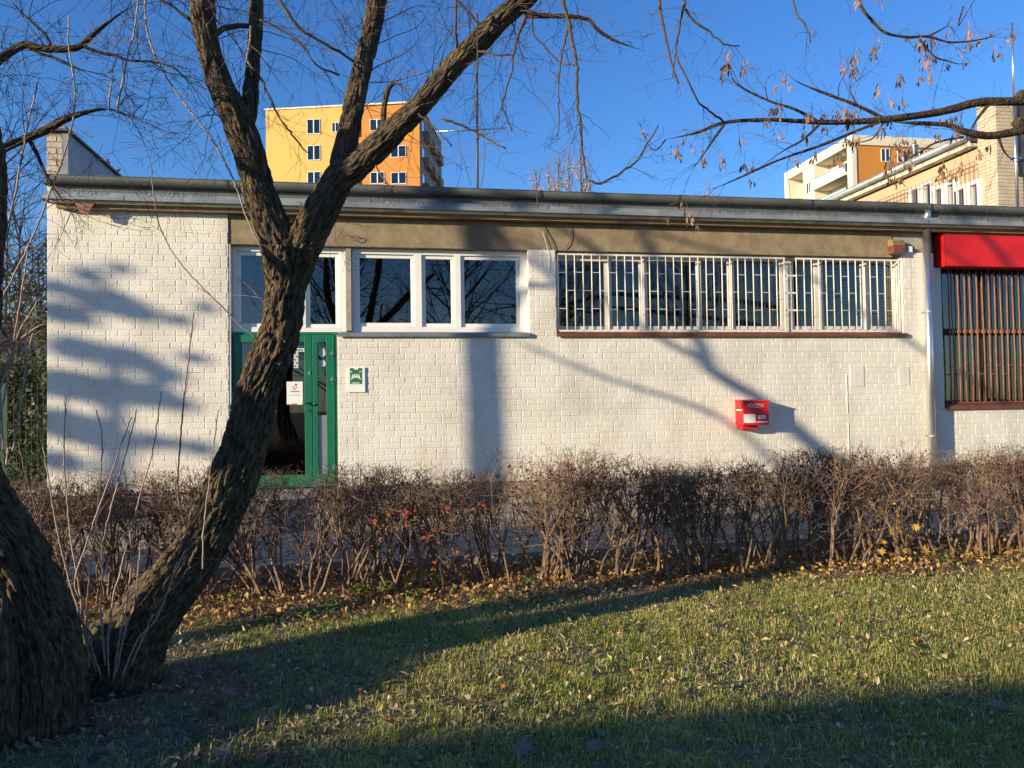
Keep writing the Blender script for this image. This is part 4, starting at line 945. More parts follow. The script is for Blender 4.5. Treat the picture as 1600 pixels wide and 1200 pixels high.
# --- second stem at the left edge
t2 = thing('leaning_tree','thick old tree stem leaning out of the picture beside the forked tree','tree',(-1.85,4.6,0))
m_,p2_,r2_ = bark(rows_px([(70,1290,125,4.22),(70,1140,122,4.26),(66,1060,118,4.26),(58,1000,116,4.24),(22,890,106,4.14),(-30,800,94,4.06),(-66,700,86,4.0),(-58,560,80,3.98),(-38,400,74,3.98),(-33,240,66,4.0),(-60,100,50,4.0),(-90,-60,40,4.0)]),n=140,step=.011,amp=.26)
m_.build('trunk','bark',t2,smooth=True)
m_,pb,rb = bark(rows_px([(0,1150,60,4.1),(-2,1080,56,4.05),(-3,1000,46,4.02),(-6,930,40,4.02),(-20,870,24,4.06)]),n=30,step=.015,amp=.2); m_.build('root_burl','bark',t2,smooth=True)
lb = []
for rows,nn,nm in (([(-50,135,20,4.05),(-10,100,15,4.35),(12,84,13,4.5),(38,70,12,4.5),(58,74,11,4.5),(80,77,11,4.5),(110,76,10,4.5),(128,70,9,4.5),(150,50,7,4.5),(190,20,5,4.5),(218,6,4,4.5)],14,'branch'),
             ([(128,72,6,4.5),(160,83,5.5,4.5),(180,86,5,4.5),(200,94,4.5,4.5),(240,97,3,4.5),(275,108,2.5,4.5),(305,140,2,4.5)],8,'branch'),
             ([(-50,285,22,4.05),(0,236,14,4.35),(45,215,13,4.5),(72,203,13,4.5),(100,187,12,4.5),(125,178,10,4.5),(150,172,9,4.5),(172,171,8,4.5),(184,174,7,4.5)],14,'branch'),
             ([(48,222,7,4.48),(60,245,5.5,4.47),(70,270,5,4.46),(85,295,4,4.45),(100,315,3.5,4.44),(117,333,3,4.43)],8,'branch'),
             ([(38,72,6,4.5),(60,82,4,4.5),(90,92,4,4.5),(125,108,3,4.5),(160,115,2.5,4.5),(182,112,2,4.5)],8,'branch'),
             ([(80,76,5,4.5),(72,55,4,4.5),(50,35,4,4.5),(20,5,4,4.5),(5,-20,4,4.5)],8,'branch'),
             ([(183,174,5,4.5),(200,180,3.5,4.5),(222,186,2.5,4.5),(232,195,2,4.5)],6,'branch')):
    m_,p,r = bark(rows_px(rows),nn,.02,.08); lb.append((p,r)); m_.build(nm,'bark_smooth',t2,smooth=True)
for s in ([(183,172),(191,130),(200,87),(210,45),(218,-15)],[(0,475),(22,430),(50,372),(77,305),(100,240),(116,175),(115,120),(107,70),(108,25)],[(0,395),(22,310),(42,200),(55,150),(60,120)],[(170,170),(171,145),(178,120)],
          [(57,1042),(47,967),(37,912),(27,875),(12,817),(0,760),(-10,700)],[(0,610),(30,520),(60,470)],[(-8,700),(10,600),(30,480),(45,380)],[(12,700),(8,730),(0,600)],[(-10,545),(30,530),(60,510),(72,505)],[(30,1000),(15,935),(-5,880)],[(60,1080),(58,1000),(75,955)],[(20,705),(32,630),(42,560),(52,520)]):
    shoot(sh(s,4.2,2.6,4.4,4.35),t2,side=4)
tw = MB()
for (p,r) in lb:
    for _ in range(max(7,int(len(p)*.02*24))):
        q,d = along(p,R.uniform(.05,1)); nd = (d*.55+rv(.55)).normalized(); grow(tw,q,nd,R.uniform(.15,.5),.0026,2,.3,.0,4,3,1.0,.5,.05)
q,d = along(lb[3][0],.99)
for _ in range(7): grow(tw,q,(rv(.6)+Vector((.3,0,-.35))),R.uniform(.15,.35),.002,1,.2,0,4,3,.9,.5,.05)
tw.build('twigs','twig_dark',t2,stuff=True)

# --- tree on the right whose branches hang into view
t3 = thing('seed_tree','bare maple with hanging dry seed clusters reaching in from the right','tree',(9.0,5.0,0))
m_,p,r = bark([(9.0,5.0,-.1,.24),(8.95,5.0,1,.19),(8.9,5.05,2.2,.17),(9.0,5.1,3.4,.15),(9.1,5.0,5,.13),(9.0,4.9,7,.1),(9.1,4.9,9,.06)],n=24,step=.08); m_.build('trunk','bark',t3,smooth=True)
rl = []
ex1 = PX(1640,150,5.0); ex2 = PX(1640,197,5.0); ex3 = PX(1330,-40,5.2)
def rbranch(rows,nn=10,extra=None,amp=.07):
    rr = rows_px(rows)
    if extra: rr = extra+rr
    rr = [(a_,b_,c_,d_*.86) for a_,b_,c_,d_ in rr]; m_,p,r = bark(rr,nn,.025,amp); rl.append((p,r)); return m_.build('branch','bark_smooth',t3,smooth=True)
rbranch([(1640,152,19,5.0),(1600,158,16,5.0),(1530,160,15,5.0),(1490,170,14,5.0),(1450,178,13,5.0),(1370,188,12,5.0),(1290,191,9,5.0),(1200,187,7,5.0),(1130,192,6,5.0),(1090,207,5,5.0),(1040,218,3,5.0)],14,[(8.98,5.1,3.5,.08),(8.0,5.05,3.75,.06)])
rbranch([(1640,196,18,4.9),(1600,203,16,4.9),(1570,209,14,4.9),(1540,212,13,4.9),(1505,205,12,4.9),(1480,195,9,4.92),(1420,192,7,4.95),(1380,189,6,4.98)],14,[(8.98,5.05,2.9,.08),(8.0,4.95,3.3,.06)])
rbranch([(1330,-120,12,5.2),(1338,-40,8,5.2),(1342,0,6,5.2),(1352,20,5.5,5.2),(1368,38,5,5.2),(1385,52,5,5.2),(1420,58,5,5.2),(1450,57,4.5,5.2),(1485,66,3.5,5.2),(1530,62,3,5.2),(1568,52,2,5.2)],8,[(9.05,4.95,6.6,.07),(7.2,5.1,6.4,.05)])
for rows in ([(1380,185,7,5),(1340,165,6,5),(1300,150,5,5),(1250,130,3.5,5),(1230,115,2.5,5)],[(1375,190,6,5),(1330,208,5,4.95),(1280,228,5,4.9),(1230,245,4,4.9),(1200,257,4,4.9),(1150,280,4,4.9),(1110,297,3,4.9)],
             [(1275,188,6,5),(1240,170,5,5.02),(1200,157,4,5.05),(1150,130,4,5.05),(1140,100,3,5.05)],[(1280,195,5,5),(1255,218,4,5),(1225,235,3.5,5),(1195,255,3,5)],[(1132,194,5,5),(1110,225,4,5),(1090,255,3,5),(1075,265,2.5,5)],
             [(1040,218,3,5),(1025,235,3,5),(1012,225,3,5),(1005,205,2.5,5)],[(1450,57,4,5.2),(1480,40,3,5.2),(1488,22,2.5,5.2)],[(1435,60,4,5.2),(1460,88,3,5.2),(1480,95,3,5.2),(1500,100,2.5,5.2),(1520,97,2,5.2)],[(1455,60,3,5.2),(1456,85,2.5,5.2),(1463,112,2,5.2)],
             [(1545,163,7,5),(1530,182,5,5),(1515,205,4,5),(1502,228,3,5)],[(1560,214,5,4.9),(1568,235,4.5,4.9),(1580,248,4,4.9),(1600,258,4,4.9)],[(1505,214,5,4.9),(1465,222,3.5,4.9),(1440,236,3,4.9),(1395,262,2.5,4.9)],
             [(1200,157,3,5.05),(1196,135,2.5,5.05),(1203,115,2,5.05)],[(1340,165,3,5),(1328,140,2.5,5),(1330,105,2,5)],[(1310,150,3,5),(1312,130,2,5),(1328,105,2,5)],[(1505,10,3,5),(1498,40,2.5,5),(1522,0,3,5)],[(1380,192,4,5),(1365,215,3,5),(1345,222,3,5),(1320,226,2.5,5)]):
    rbranch(rows,7,amp=.04)
tw = MB(); tips = []
for (p,r) in rl:
    for _ in range(max(3,int(len(p)*.025*7))):
        q,d = along(p,R.uniform(.25,1)); nd = (d*.7+rv(.5)+Vector((0,0,.05))).normalized(); grow(tw,q,nd,R.uniform(.1,.4),.0024,1,.26,.0,4,3,.9,.5,.05,tips)
tw.build('twigs','twig_dark',t3,stuff=True)
def seed_tpl(s):
    q = random.Random(s); m_ = MB()
    m_.tube([Vector((0,0,0)),Vector((.004,0,-.04)),Vector((0,.004,-.075))],[.0012,.001,.0008],3)
    for i in range(q.randrange(6,12)):
        z = -.02-q.random()*.06; a = q.random()*6.28; o = Vector((math.cos(a)*.012,math.sin(a)*.012,z)); dn = Vector((math.cos(a)*.25,math.sin(a)*.25,-1)).normalized(); sd = Vector((-math.sin(a),math.cos(a),0)); L_ = q.uniform(.028,.042); w = q.uniform(.004,.007); nn = dn.cross(sd)*.003
        b = len(m_.v); m_.v += [tuple(v) for v in (o,o+dn*L_*.35+sd*w,o+dn*L_*.8+sd*w*1.1+nn,o+dn*L_+nn,o+dn*L_*.75-sd*w*.7-nn,o+dn*L_*.3-sd*w*.5)]; m_.f.append(tuple(range(b,b+6)))
    me = bpy.data.meshes.new('seed_cluster'); me.from_pydata(m_.v,[],m_.f); me.materials.append(M['seed_dark' if s%2 else 'seed']); return me
st_ = [seed_tpl(i) for i in range(6)]
R.shuffle(tips)
tips = [t for t in tips if ray(0,0) and t[0].z < 6.5]
cnt = 0
for (p,d) in tips:
    if cnt >= 170: break
    cnt += 1; o = bpy.data.objects.new('seed_cluster',R.choice(st_)); COL.objects.link(o); o.location = p; o.rotation_euler = (R.uniform(-.25,.25),R.uniform(-.25,.25),R.uniform(0,6.28)); s = R.uniform(1.0,1.7); o.scale = (s,s,s); put(o,t3)

# --- bare trees far left, poplars, conifer top
def bare_tree(name,label,X,Y,h,r,seed,n1=26,lev=2,m_='twig_dark',group=None,tr_m='bark_smooth',wid=1.0,low=.12):
    global R
    keep = R; R = random.Random(seed); t = thing(name,label,'tree',(X,Y,0),group)
    rows = [(X+R.gauss(0,.03)*h*.15*(i>0),Y+R.gauss(0,.02)*h*.1*(i>0),-.05+h*i/6,r*(1-i/6.6)) for i in range(7)]
    m2,p,_ = bark(rows,10,h/60,.06); m2.build('trunk',tr_m,t,smooth=True); cr = MB()
    for i in range(n1):
        q,d = along(p,low+(.97-low)*(i/n1)**.8); a = R.uniform(0,6.28); nd = Vector((math.cos(a)*.8,math.sin(a)*.8,R.uniform(.35,.9))); grow(cr,q,nd,h*R.uniform(.22,.42)*wid,r*.22,lev,.16,.03,6,3,.8,.5,h*.05)
    cr.build('crown',m_,t,stuff=True); R = keep; return t
for i,(px,Y,h,s) in enumerate(((30,20,6.3,1),(-20,17,7.2,2),(62,24,6.6,3),(8,30,9.5,4),(48,36,9.0,5))):
    lab = ('bare bushy tree right beside the pale house','bare tree with many stems near the mesh fence','low bare tree behind the building end','tall bare tree rising behind the pale house','bare tree farthest behind the mesh fence')[i]
    bare_tree('bare_tree',lab,WX(px,650,Y),Y,h,.10,40+s,46,2,group='bare trees behind the mesh fence',wid=.85,low=.04)
ev = thing('evergreen_shrub','dark leafy evergreen shrub behind the green mesh fence','shrub',(WX(60,700,16),16,0))
def leaf_cloud(cents, n, size, seed, cols=None, elong=1.6):
    r = np.random.default_rng(seed); V = []; 
    C = np.array([c[:3] for c in cents]); Rr = np.array([c[3] for c in cents]); wsum = Rr**2; ix = r.choice(len(C),n,p=wsum/wsum.sum())
    u = r.normal(size=(n,3)); u /= np.linalg.norm(u,axis=1)[:,None]; rad = r.random(n)**.45
    P = C[ix]+u*(rad*Rr[ix])[:,None]*np.array([1,1,.9])
    a = r.normal(size=(n,3)); a /= np.linalg.norm(a,axis=1)[:,None]; b = np.cross(a,r.normal(size=(n,3))); b /= np.linalg.norm(b,axis=1)[:,None]
    s = size*r.uniform(.6,1.3,n)[:,None]
    V = np.stack([P-a*s*elong*.5,P+b*s*.35,P+a*s*elong*.5,P-b*s*.35],1).reshape(-1,3)
    return V, np.arange(n*4).reshape(-1,4)
ce = [(WX(px,700,16)+R.uniform(-.3,.3),16+R.uniform(-.5,.5),z,.55) for px in (-60,-20,25,60) for z in (.5,1.1,1.7,2.2)]
V,Q = leaf_cloud(ce,5200,.09,5); np_mesh('foliage',V,Q,None,'conifer',parent=ev)['kind']='stuff'
MB().tube([Vector((WX(20,700,16),16,0)),Vector((WX(20,700,16),16,1.8))],[.05,.02],6).build('stem','bark_smooth',ev)
cf = thing('conifer_tree','dark conifer top showing behind the sloping parapet','tree',(WX(168,250,24),24,0))
xt,zt7 = WX(169,240,24),WZ(169,238,24)
V,Q = leaf_cloud([(xt+R.uniform(-.1,.1)*k,24+R.uniform(-.2,.2),zt7-.25-k*.42,.14+.16*k) for k in range(14)],5200,.14,8,elong=2.6); np_mesh('crown',V,Q,None,'conifer',parent=cf)['kind']='stuff'
MB().tube([Vector((xt,24,0)),Vector((xt,24,zt7-.2))],[.16,.02],8).build('trunk','bark_smooth',cf)
for i,(px,pt,Y) in enumerate(((838,268,75),(858,262,82),(873,248,70),(889,240,78),(908,238,72),(921,262,80),(1108,290,90))):
    X = WX(px,290,Y); zt8 = WZ(px,pt,Y)
    t = thing('poplar_tree','slim pale poplar keeping dry leaves far behind the roof','tree',(X,Y,0),'poplars behind the flat roof')
    cr = MB(); keep = R; R = random.Random(60+i)
    MB().tube([Vector((X,Y,0)),Vector((X,Y,zt8*.6)),Vector((X,Y,zt8))],[.3,.16,.02],8).build('trunk','bark_smooth',t)
    for k in range(34):
        z = zt8*(.45+.53*k/34); a = R.uniform(0,6.28); grow(cr,Vector((X,Y,z)),Vector((math.cos(a)*.22,math.sin(a)*.22,1)),min(3.2,zt8-z+.5),.045,1,.08,.02,5,3,.5,.5,.5)
    cr.build('branches','twig_pale',t,stuff=True)
    V,Q = leaf_cloud([(X+R.uniform(-.5,.5),Y+R.uniform(-.5,.5),zt8*(.5+.5*k/26)-.6,.75*(1-k/60)) for k in range(26)],950,.16,90+i); np_mesh('leaves',V,Q,None,'poplar_leaf',parent=t)['kind']='stuff'; R = keep

# --- trees left of the view whose shadows fall on the white wall
def SRC(px,py,Yt):
    P = PX(px,py,YW); return P-SUN_D*((YW-Yt)/SUN_D.y)
def srows(rows,Yt,k=1.0):
    out = []
    for px,py,w in rows:
        P = SRC(px,py,Yt); out.append((P.x,P.y,P.z,k*w*.5*depth(PX(px,py,YW))/F))
    return out
def caster(label,branches,Yt,base,twn=10,seed=3,cat='tree'):
    global R
    keep = R; R = random.Random(seed); t = thing('bare_tree',label,cat,(base[0],base[1],0)); tw = MB()
    for i,(rows,root) in enumerate(branches):
        rr = srows(rows,Yt,.8 if i else .68)
        if root: rr = [(base[0],base[1],-.1,rr[0][3]*1.35)]+rr
        m2,p,_ = bark(rr,14,.05,.08); m2.build('trunk' if root else 'limb','bark',t,smooth=True)
        for _ in range(twn):
            q,d = along(p,R.uniform(.35,1)); grow(tw,q,(d*.6+rv(.5)+Vector((0,0,.2))),R.uniform(.4,1.3),.008,2,.22,.02,4,3,.8,.5,.12)
    tw.build('twigs','twig_dark',t,stuff=True); R = keep
b0 = SRC(762,760,5.0)
caster('upright bare tree on the grass whose trunk shades the white wall',[([(762,740,40),(760,660,40),(757,580,38),(752,480,37),(748,400,37),(742,340,38),(730,260,30),(725,150,22)],True),([(756,400,22),(748,360,22),(720,330,20),(690,300,16)],False),([(775,420,14),(790,385,12),(765,345,12),(740,300,10)],False),([(745,520,16),(790,450,14),(868,445,10),(826,405,9),(780,380,8)],False)],5.0,(b0.x+.1,5.0),5,3)
b1_ = SRC(1330,760,4.2)
caster('leaning bare tree on the grass whose fork shades the red mailbox',[([(1330,758,30),(1290,712,28),(1240,668,26),(1184,622,24),(1150,603,23),(1112,578,23),(1102,565,21),(1080,553,14),(1053,541,13),(1027,525,13),(960,490,12),(880,430,11),(800,360,8)],True),([(1106,572,20),(1098,545,17),(1085,522,16),(1062,480,14),(1025,410,13),(990,345,12),(950,270,10)],False),([(1250,760,10),(1191,705,9),(1176,688,9),(1125,652,9),(1091,637,9),(1048,621,8),(985,603,8),(900,573,7),(800,530,5)],False),
    ([(1560,625,9),(1500,585,9),(1447,550,9),(1405,523,9),(1330,480,8),(1240,420,8),(1130,393,7),(1040,368,7),(960,345,6)],False),([(990,440,10),(927,390,11),(860,345,11),(800,300,9)],False),([(1620,470,9),(1560,390,10),(1500,330,10)],False),([(1560,440,6),(1480,393,6),(1400,340,6)],False)],4.2,(b1_.x+1.5,4.1),5,5)
th = thing('evergreen_tree','broad dark evergreen tree left of the lawn shading the building end','tree',tuple(SRC(180,740,3.0)[:2])+(0,))
ce = []
for (px,py,rr) in ((105,490,20),(165,470,24),(215,488,16),(120,545,22),(200,560,20),(255,585,16),(95,600,26),(160,610,28),(225,615,24),(275,630,14),(110,665,28),(170,690,20),(140,430,12),(90,450,14),(300,560,8),(320,480,6),(240,690,14),(280,500,7),(190,420,8),(310,700,14),(95,720,18)):
    P = SRC(px,py,3.0+R.uniform(-.7,.7)); ce.append((P.x,P.y,P.z,rr*depth(PX(px,py,YW))/F*.85))
V,Q = leaf_cloud(ce,5600,.10,15); np_mesh('crown',V,Q,None,'conifer',parent=th)['kind']='stuff'
P = SRC(180,560,3.0); MB().tube([Vector((P.x,3.0,-.1)),Vector((P.x,3.0,P.z))],[.16,.06],10).build('trunk','bark',th,smooth=True)
bu = thing('evergreen_shrub','unseen low evergreen shrub added to shade the near lawn','shrub',(-3.5,3.5,0))  # unseen shrub, added and sized to shade the near left lawn
V,Q = leaf_cloud([(-3.5+R.uniform(-.4,.4),3.15+R.uniform(-.65,.65),R.uniform(.08,.72),.24) for _ in range(44)],13000,.09,19); np_mesh('foliage',V,Q,None,'conifer',parent=bu)['kind']='stuff'
MB().tube([Vector((-3.6,3.45,-.05)),Vector((-3.6,3.45,.4))],[.03,.02],6).build('stem','bark_smooth',bu)
yt = thing('evergreen_tree','unseen young evergreen tree added to shade the forked trunk','tree',(0,0,0))
Pt = PX(378,672,4.95)-SUN_D*6.0; yt.location = (Pt.x,Pt.y,0)  # unseen leafy head added up the sun ray to darken the trunk
V,Q = leaf_cloud([(Pt.x+R.uniform(-.15,.15),Pt.y+R.uniform(-.15,.15),Pt.z+R.uniform(-.12,.12),.22) for _ in range(9)],4200,.07,23); np_mesh('crown',V,Q,None,'conifer',parent=yt)['kind']='stuff'
MB().tube([Vector((Pt.x,Pt.y,-.05)),Vector((Pt.x,Pt.y,Pt.z))],[.03,.015],6).build('trunk','bark_smooth',yt)
# trees behind the viewer, mirrored in the panes
for i,(X,Y,h) in enumerate(((3.0,-8,9.5),(7,-10,10),(-1.2,-9,9.5),(13,-10,9))):
    bare_tree('bare_tree',('bare tree opposite the barred window across the lawn','tall bare tree opposite the red mailbox across the lawn','tallest bare tree opposite the green door across the lawn','bare tree opposite the red shop sign across the lawn')[i],X,Y,h,.2,70+i,60,3)
# low building behind the viewer, its roof edge shades the near grass
lb_ = thing('low_building','low grey building with flat roof across the lawn behind the viewer','building',(-20,-8,0))
Hb = math.tan(SUN_EL)/math.cos(SUN_AZ)*(3.82+4.0)
MB().box(-34,-10.2,-12,-4.2,0,Hb-.25).build('wall','concrete',lb_); MB().box(-34.2,-10,-12.2,-4.0,Hb-.249,Hb).build('roof','dark_metal',lb_)
for k in range(6):
    x = -32+k*3.6; MB().box(x,x+1.4,-4.2,-4.17,.9,2.2).build('window_frame','pvc',lb_); MB().box(x+.08,x+1.32,-4.17,-4.16,.98,2.12).build('window_pane','far_glass',lb_)

# ------------------------------------------------------------------ hedge
def hedge_tpl(seed):
    global R
    keep = R; R = random.Random(seed); m_ = MB(); tips = []
    for s in range(R.randrange(10,14)):
        a = R.uniform(0,6.28); b = Vector((math.cos(a)*R.uniform(.02,.27),math.sin(a)*R.uniform(.02,.17),-.03)); H_ = R.uniform(.5,.78); lean = Vector((R.gauss(0,.30),R.gauss(0,.18),1)).normalized(); r0 = R.uniform(.007,.017)
        pts = [b]; rd = [r0]; d = lean
        for i in range(6): d = (d+rv(.19)+Vector((0,0,.1))).normalized(); b = b+d*(H_/6); pts.append(b.copy()); rd.append(r0*(1-.07*i))
        m_.tube(pts,rd,5)
        for q in range(R.randrange(3,6)):
            i = R.randrange(3,7); nd = (Vector((R.gauss(0,.42),R.gauss(0,.35),1))).normalized(); L_ = max(.12,(R.uniform(.86,1.03)-pts[i].z)*R.uniform(.85,1.12))
            grow(m_,pts[i],nd,L_,r0*.45,2,.28,.05,5,3,.85,.5,.06,tips,.0019)
        for q in range(1): grow(m_,pts[R.randrange(1,5)],Vector((R.gauss(0,.7),R.gauss(0,.7),.4)),R.uniform(.1,.35),r0*.3,1,.3,0,4,3,.9,.5,.06,tips,.0018)
    m_.v = [(x,y,z if z < 1.0 else 1.0+(z-1.0)*.3) for x,y,z in m_.v]
    me = bpy.data.meshes.new('stems'); me.from_pydata(m_.v,[],m_.f); me.materials.append(M['hedge_twig']); R = keep
    return me,[(t[0],t[1]) for t in tips]
def leaves_me(pts,n,size,cols,seed):
    r = random.Random(seed); m_ = MB()
    for _ in range(n):
        p = r.choice(pts)[0]+Vector((r.gauss(0,.01),r.gauss(0,.01),r.gauss(0,.01))); a = Vector((r.gauss(0,1),r.gauss(0,1),r.gauss(-.6,.7))).normalized(); b = a.cross(Vector((r.gauss(0,1),r.gauss(0,1),r.gauss(0,1)))).normalized(); s = size*r.uniform(.6,1.4); c = r.choice(cols); k = r.uniform(.7,1.2)
        i = len(m_.v); n_ = a.cross(b)*s*.18; m_.v += [tuple(v) for v in (p,p+a*s*.5+b*s*.34+n_,p+a*s,p+a*s*.5-b*s*.34+n_)]; m_.f += [(i,i+1,i+2),(i,i+2,i+3)]; m_.c += [(c[0]*k,c[1]*k,c[2]*k)]*4
    me = bpy.data.meshes.new('leaves'); me.from_pydata(m_.v,[],m_.f); at = me.color_attributes.new('tint','FLOAT_COLOR','POINT'); at.data.foreach_set('color',np.array([(*c,1) for c in m_.c],np.float32).ravel()); me.materials.append(M['leaf']); return me
BRN = [(.16,.075,.04),(.20,.09,.05),(.13,.06,.045),(.24,.11,.05)]; RED = [(.34,.05,.02),(.45,.09,.03),(.28,.05,.035),(.5,.16,.04)]; YEL = [(.55,.33,.05),(.5,.26,.05),(.42,.3,.06)]
tp_ = [hedge_tpl(100+i) for i in range(8)]
lm_ = [leaves_me([t for t in tp_[i][1] if t[0].z < .95],230+90*(i%3),.03,BRN,i) for i in range(8)]
redm = leaves_me([t for t in tp_[2][1] if t[0].z < .8],420,.04,RED,77); yelm = leaves_me([t for t in tp_[5][1] if t[0].z < .7],60,.05,YEL,78)
hx = -4.6; hi = 0; GRP = 'shrubs of the clipped bare hedge'
xred = WX(722,850,6.9); xyel = WX(1405,830,7.0); xgreen = WX(1175,800,7.0)
def place(x):
    P = Vector((x,6.88,1.0)); q = P-EYE; px = 800+F*q.dot(RT)/q.dot(FW)
    for lim,s in ((60,'beside the leaning old tree stem'),(340,'before the windowless white brick wall'),(540,'before the green double door'),(690,'below the sill of the unbarred windows'),(850,'below the narrow brick pier between the windows'),(1130,'below the barred window'),(1250,'below the red mailbox'),(1440,'between the red mailbox and the silver downpipe'),(1520,'right before the silver downpipe'),(9e9,'below the shop window with rusty bars')):
        if px < lim: return s
done = []
while hx < 9.8:
    Yh = 6.88+R.uniform(-.08,.08); i = hi%8 if hi%3 else R.randrange(8)
    special = 'red' if abs(hx-xred) < .29 and 'red' not in done else 'yellow' if abs(hx-xyel) < .29 and 'yellow' not in done else None; done.append(special)
    if special == 'red': i = 2
    if special == 'yellow': i = 5
    lab = {'red':'bare hedge shrub overgrown with bright red creeper leaves','yellow':'bare hedge shrub with big yellow leaves caught in its lower twigs',None:'bare brown hedge shrub '+place(hx)}[special]
    h = thing('hedge_shrub',lab,'hedge shrub',(hx,Yh,0),None if special else GRP)
    h.rotation_euler = (R.gauss(0,.05),R.gauss(0,.07),R.uniform(0,6.28)); s = R.uniform(.96,1.06); h.scale = (s*R.uniform(.95,1.15),s,s*R.uniform(.97,1.06))
    for nm,me in (('stems',tp_[i][0]),('leaves',{'red':redm,'yellow':yelm,None:lm_[i]}[special])):
        o = bpy.data.objects.new(nm,me); COL.objects.link(o); o.parent = h
    hx += R.uniform(.31,.46); hi += 1

# ------------------------------------------------------------------ lawn and leaves
def in_view(x,y,m0=.7): return (x > y*math.tan(math.radians(-25.5))-m0) & (x < y*math.tan(math.radians(45.5))+m0)
def gz(x,y): return 0.0
def noise2(x,y,s,seed=0):                         # cheap value noise
    r = np.random.default_rng(seed); T_ = r.random((64,64)); u = x*s; v = y*s; i = np.floor(u).astype(int); j = np.floor(v).astype(int); fx = u-i; fy = v-j; fx = fx*fx*(3-2*fx); fy = fy*fy*(3-2*fy)
    a = T_[i%64,j%64]; b = T_[(i+1)%64,j%64]; c = T_[i%64,(j+1)%64]; d = T_[(i+1)%64,(j+1)%64]; return (a*(1-fx)+b*fx)*(1-fy)+(c*(1-fx)+d*fx)*fy
def ground_z(x,y):
    return np.array([0.025*noise.noise(Vector((a*.5,b*.5,0)))+.01*noise.noise(Vector((a*1.7,b*1.7,3))) for a,b in zip(x,y)])-.016
NB = 900000
x = nrng.uniform(-4.8,8.4,NB); y = nrng.uniform(2.2,6.75,NB); k = in_view(x,y); x,y = x[k],y[k]
den = noise2(x,y,2.2,1)*.45+noise2(x,y,9.5,2)*.55; edge = np.clip((6.32+.12*np.sin(x*2.3)+.1*(x>2.2)-y)/.55,0,1); bare = np.clip((np.hypot(x+1.7,y-4.6)-.7)/1.3,0.08,1)
k = nrng.random(len(x)) < (.12+1.15*den)*(.03+.97*edge)*bare; x,y,den = x[k],y[k],den[k]; n = len(x); z = ground_z(x,y)
hgt = (.016+.042*nrng.random(n)**1.6)*(.45+1.1*noise2(x,y,7.1,4)); tall = nrng.random(n) < .02; hgt[tall] *= 1.7
w = nrng.uniform(.0009,.0023,n); az = noise2(x,y,5.5,21)*12.6+nrng.normal(0,1.6,n); ln = nrng.uniform(.15,1.7,n)
dx_,dy_ = np.cos(az),np.sin(az); sx,sy = -dy_*w,dx_*w
base = np.stack([x,y,z],1); mid = base+np.stack([dx_*hgt*ln*.35,dy_*hgt*ln*.35,hgt*(.7-.1*ln)],1); tip = base+np.stack([dx_*hgt*ln,dy_*hgt*ln,hgt*(1.0-.34*ln)],1); sd = np.stack([sx,sy,0*sx],1)
V = np.stack([base-sd,base+sd,mid+sd*.8,mid-sd*.8,tip],1).reshape(-1,3); bi = np.arange(n)*5
Q = np.stack([bi,bi+1,bi+2,bi+3],1); Tt = np.stack([bi+3,bi+2,bi+4],1)
g1_,g2_,g3_ = np.array([.175,.265,.03]),np.array([.42,.43,.075]),np.array([.64,.50,.22])
a = noise2(x,y,1.4,9); mixv = np.clip(a*1.1+nrng.normal(0,.22,n)-.1,0,1)[:,None]; c = g1_*(1-mixv)+g2_*mixv; dead = (nrng.random(n) < .25+.3*noise2(x,y,1.9,12))[:,None]; c = np.where(dead,g3_*nrng.uniform(.6,1.15,(n,1)),c*nrng.uniform(.75,1.25,(n,1)))
o = np_mesh('grass',V,Q,Tt,'grass',np.repeat(c,5,0)); tag(o,'short autumn grass of the sunlit lawn','grass'); o['kind'] = 'stuff'
def litter(name,label,n,xr,yr,size,pal,seed,dens=None,zup=.02,mask=None,wr=(.16,.42)):
    r = np.random.default_rng(seed); x = r.uniform(*xr,n); y = r.uniform(*yr,n); k = in_view(x,y)
    if mask is not None: k &= r.random(n) < mask(x,y)
    x,y = x[k],y[k]; n = len(x); P = np.stack([x,y,ground_z(x,y)+.008+r.random(n)*zup],1)
    az = r.uniform(0,6.283,n); pt = r.normal(0,.75,n); a = np.stack([np.cos(az)*np.cos(pt),np.sin(az)*np.cos(pt),np.sin(pt)],1); up = r.normal(0,.5,(n,3))+np.array([0,0,1]); b = np.cross(up,a); b /= np.linalg.norm(b,axis=1)[:,None]; nn = np.cross(a,b)
    s = (size*r.uniform(.5,1.5,n))[:,None]; wd = r.uniform(*wr,n)[:,None]; cu = r.uniform(-.1,.35,n)[:,None]
    V = np.stack([P-a*s*.5,P-a*s*.1+b*s*wd+nn*s*cu,P+a*s*.5+nn*s*cu*.5,P-a*s*.1-b*s*wd+nn*s*cu],1).reshape(-1,3); i = np.arange(n)*4
    T2 = np.concatenate([np.stack([i,i+1,i+2],1),np.stack([i,i+2,i+3],1)]); pal = np.array(pal); c = pal[r.integers(0,len(pal),n)]*r.uniform(.65,1.25,(n,1))
    o = np_mesh(name,V,None,T2,'leaf',np.repeat(c,4,0)); tag(o,label,'leaf litter'); o['kind'] = 'stuff'; return o
litter('lawn_leaf_litter','small dry leaves scattered through the lawn',15000,(-4.6,8.2),(2.2,6.6),.03,[(.44,.34,.22),(.32,.23,.14),(.56,.45,.29),(.22,.15,.10),(.46,.29,.15)],31,zup=.04,mask=lambda x,y:.3+.7*noise2(x,y,2.6,40))
litter('shaded_leaf_litter','dull fallen leaves lying thick around the tree base and front grass',9000,(-3.4,4.2),(2.3,5.6),.045,[(.20,.165,.125),(.15,.12,.09),(.26,.22,.17)],35,zup=.03,mask=lambda x,y:np.clip(1.25-np.hypot((x+1.6)/2.2,(y-3.9)/1.7),.05,1))
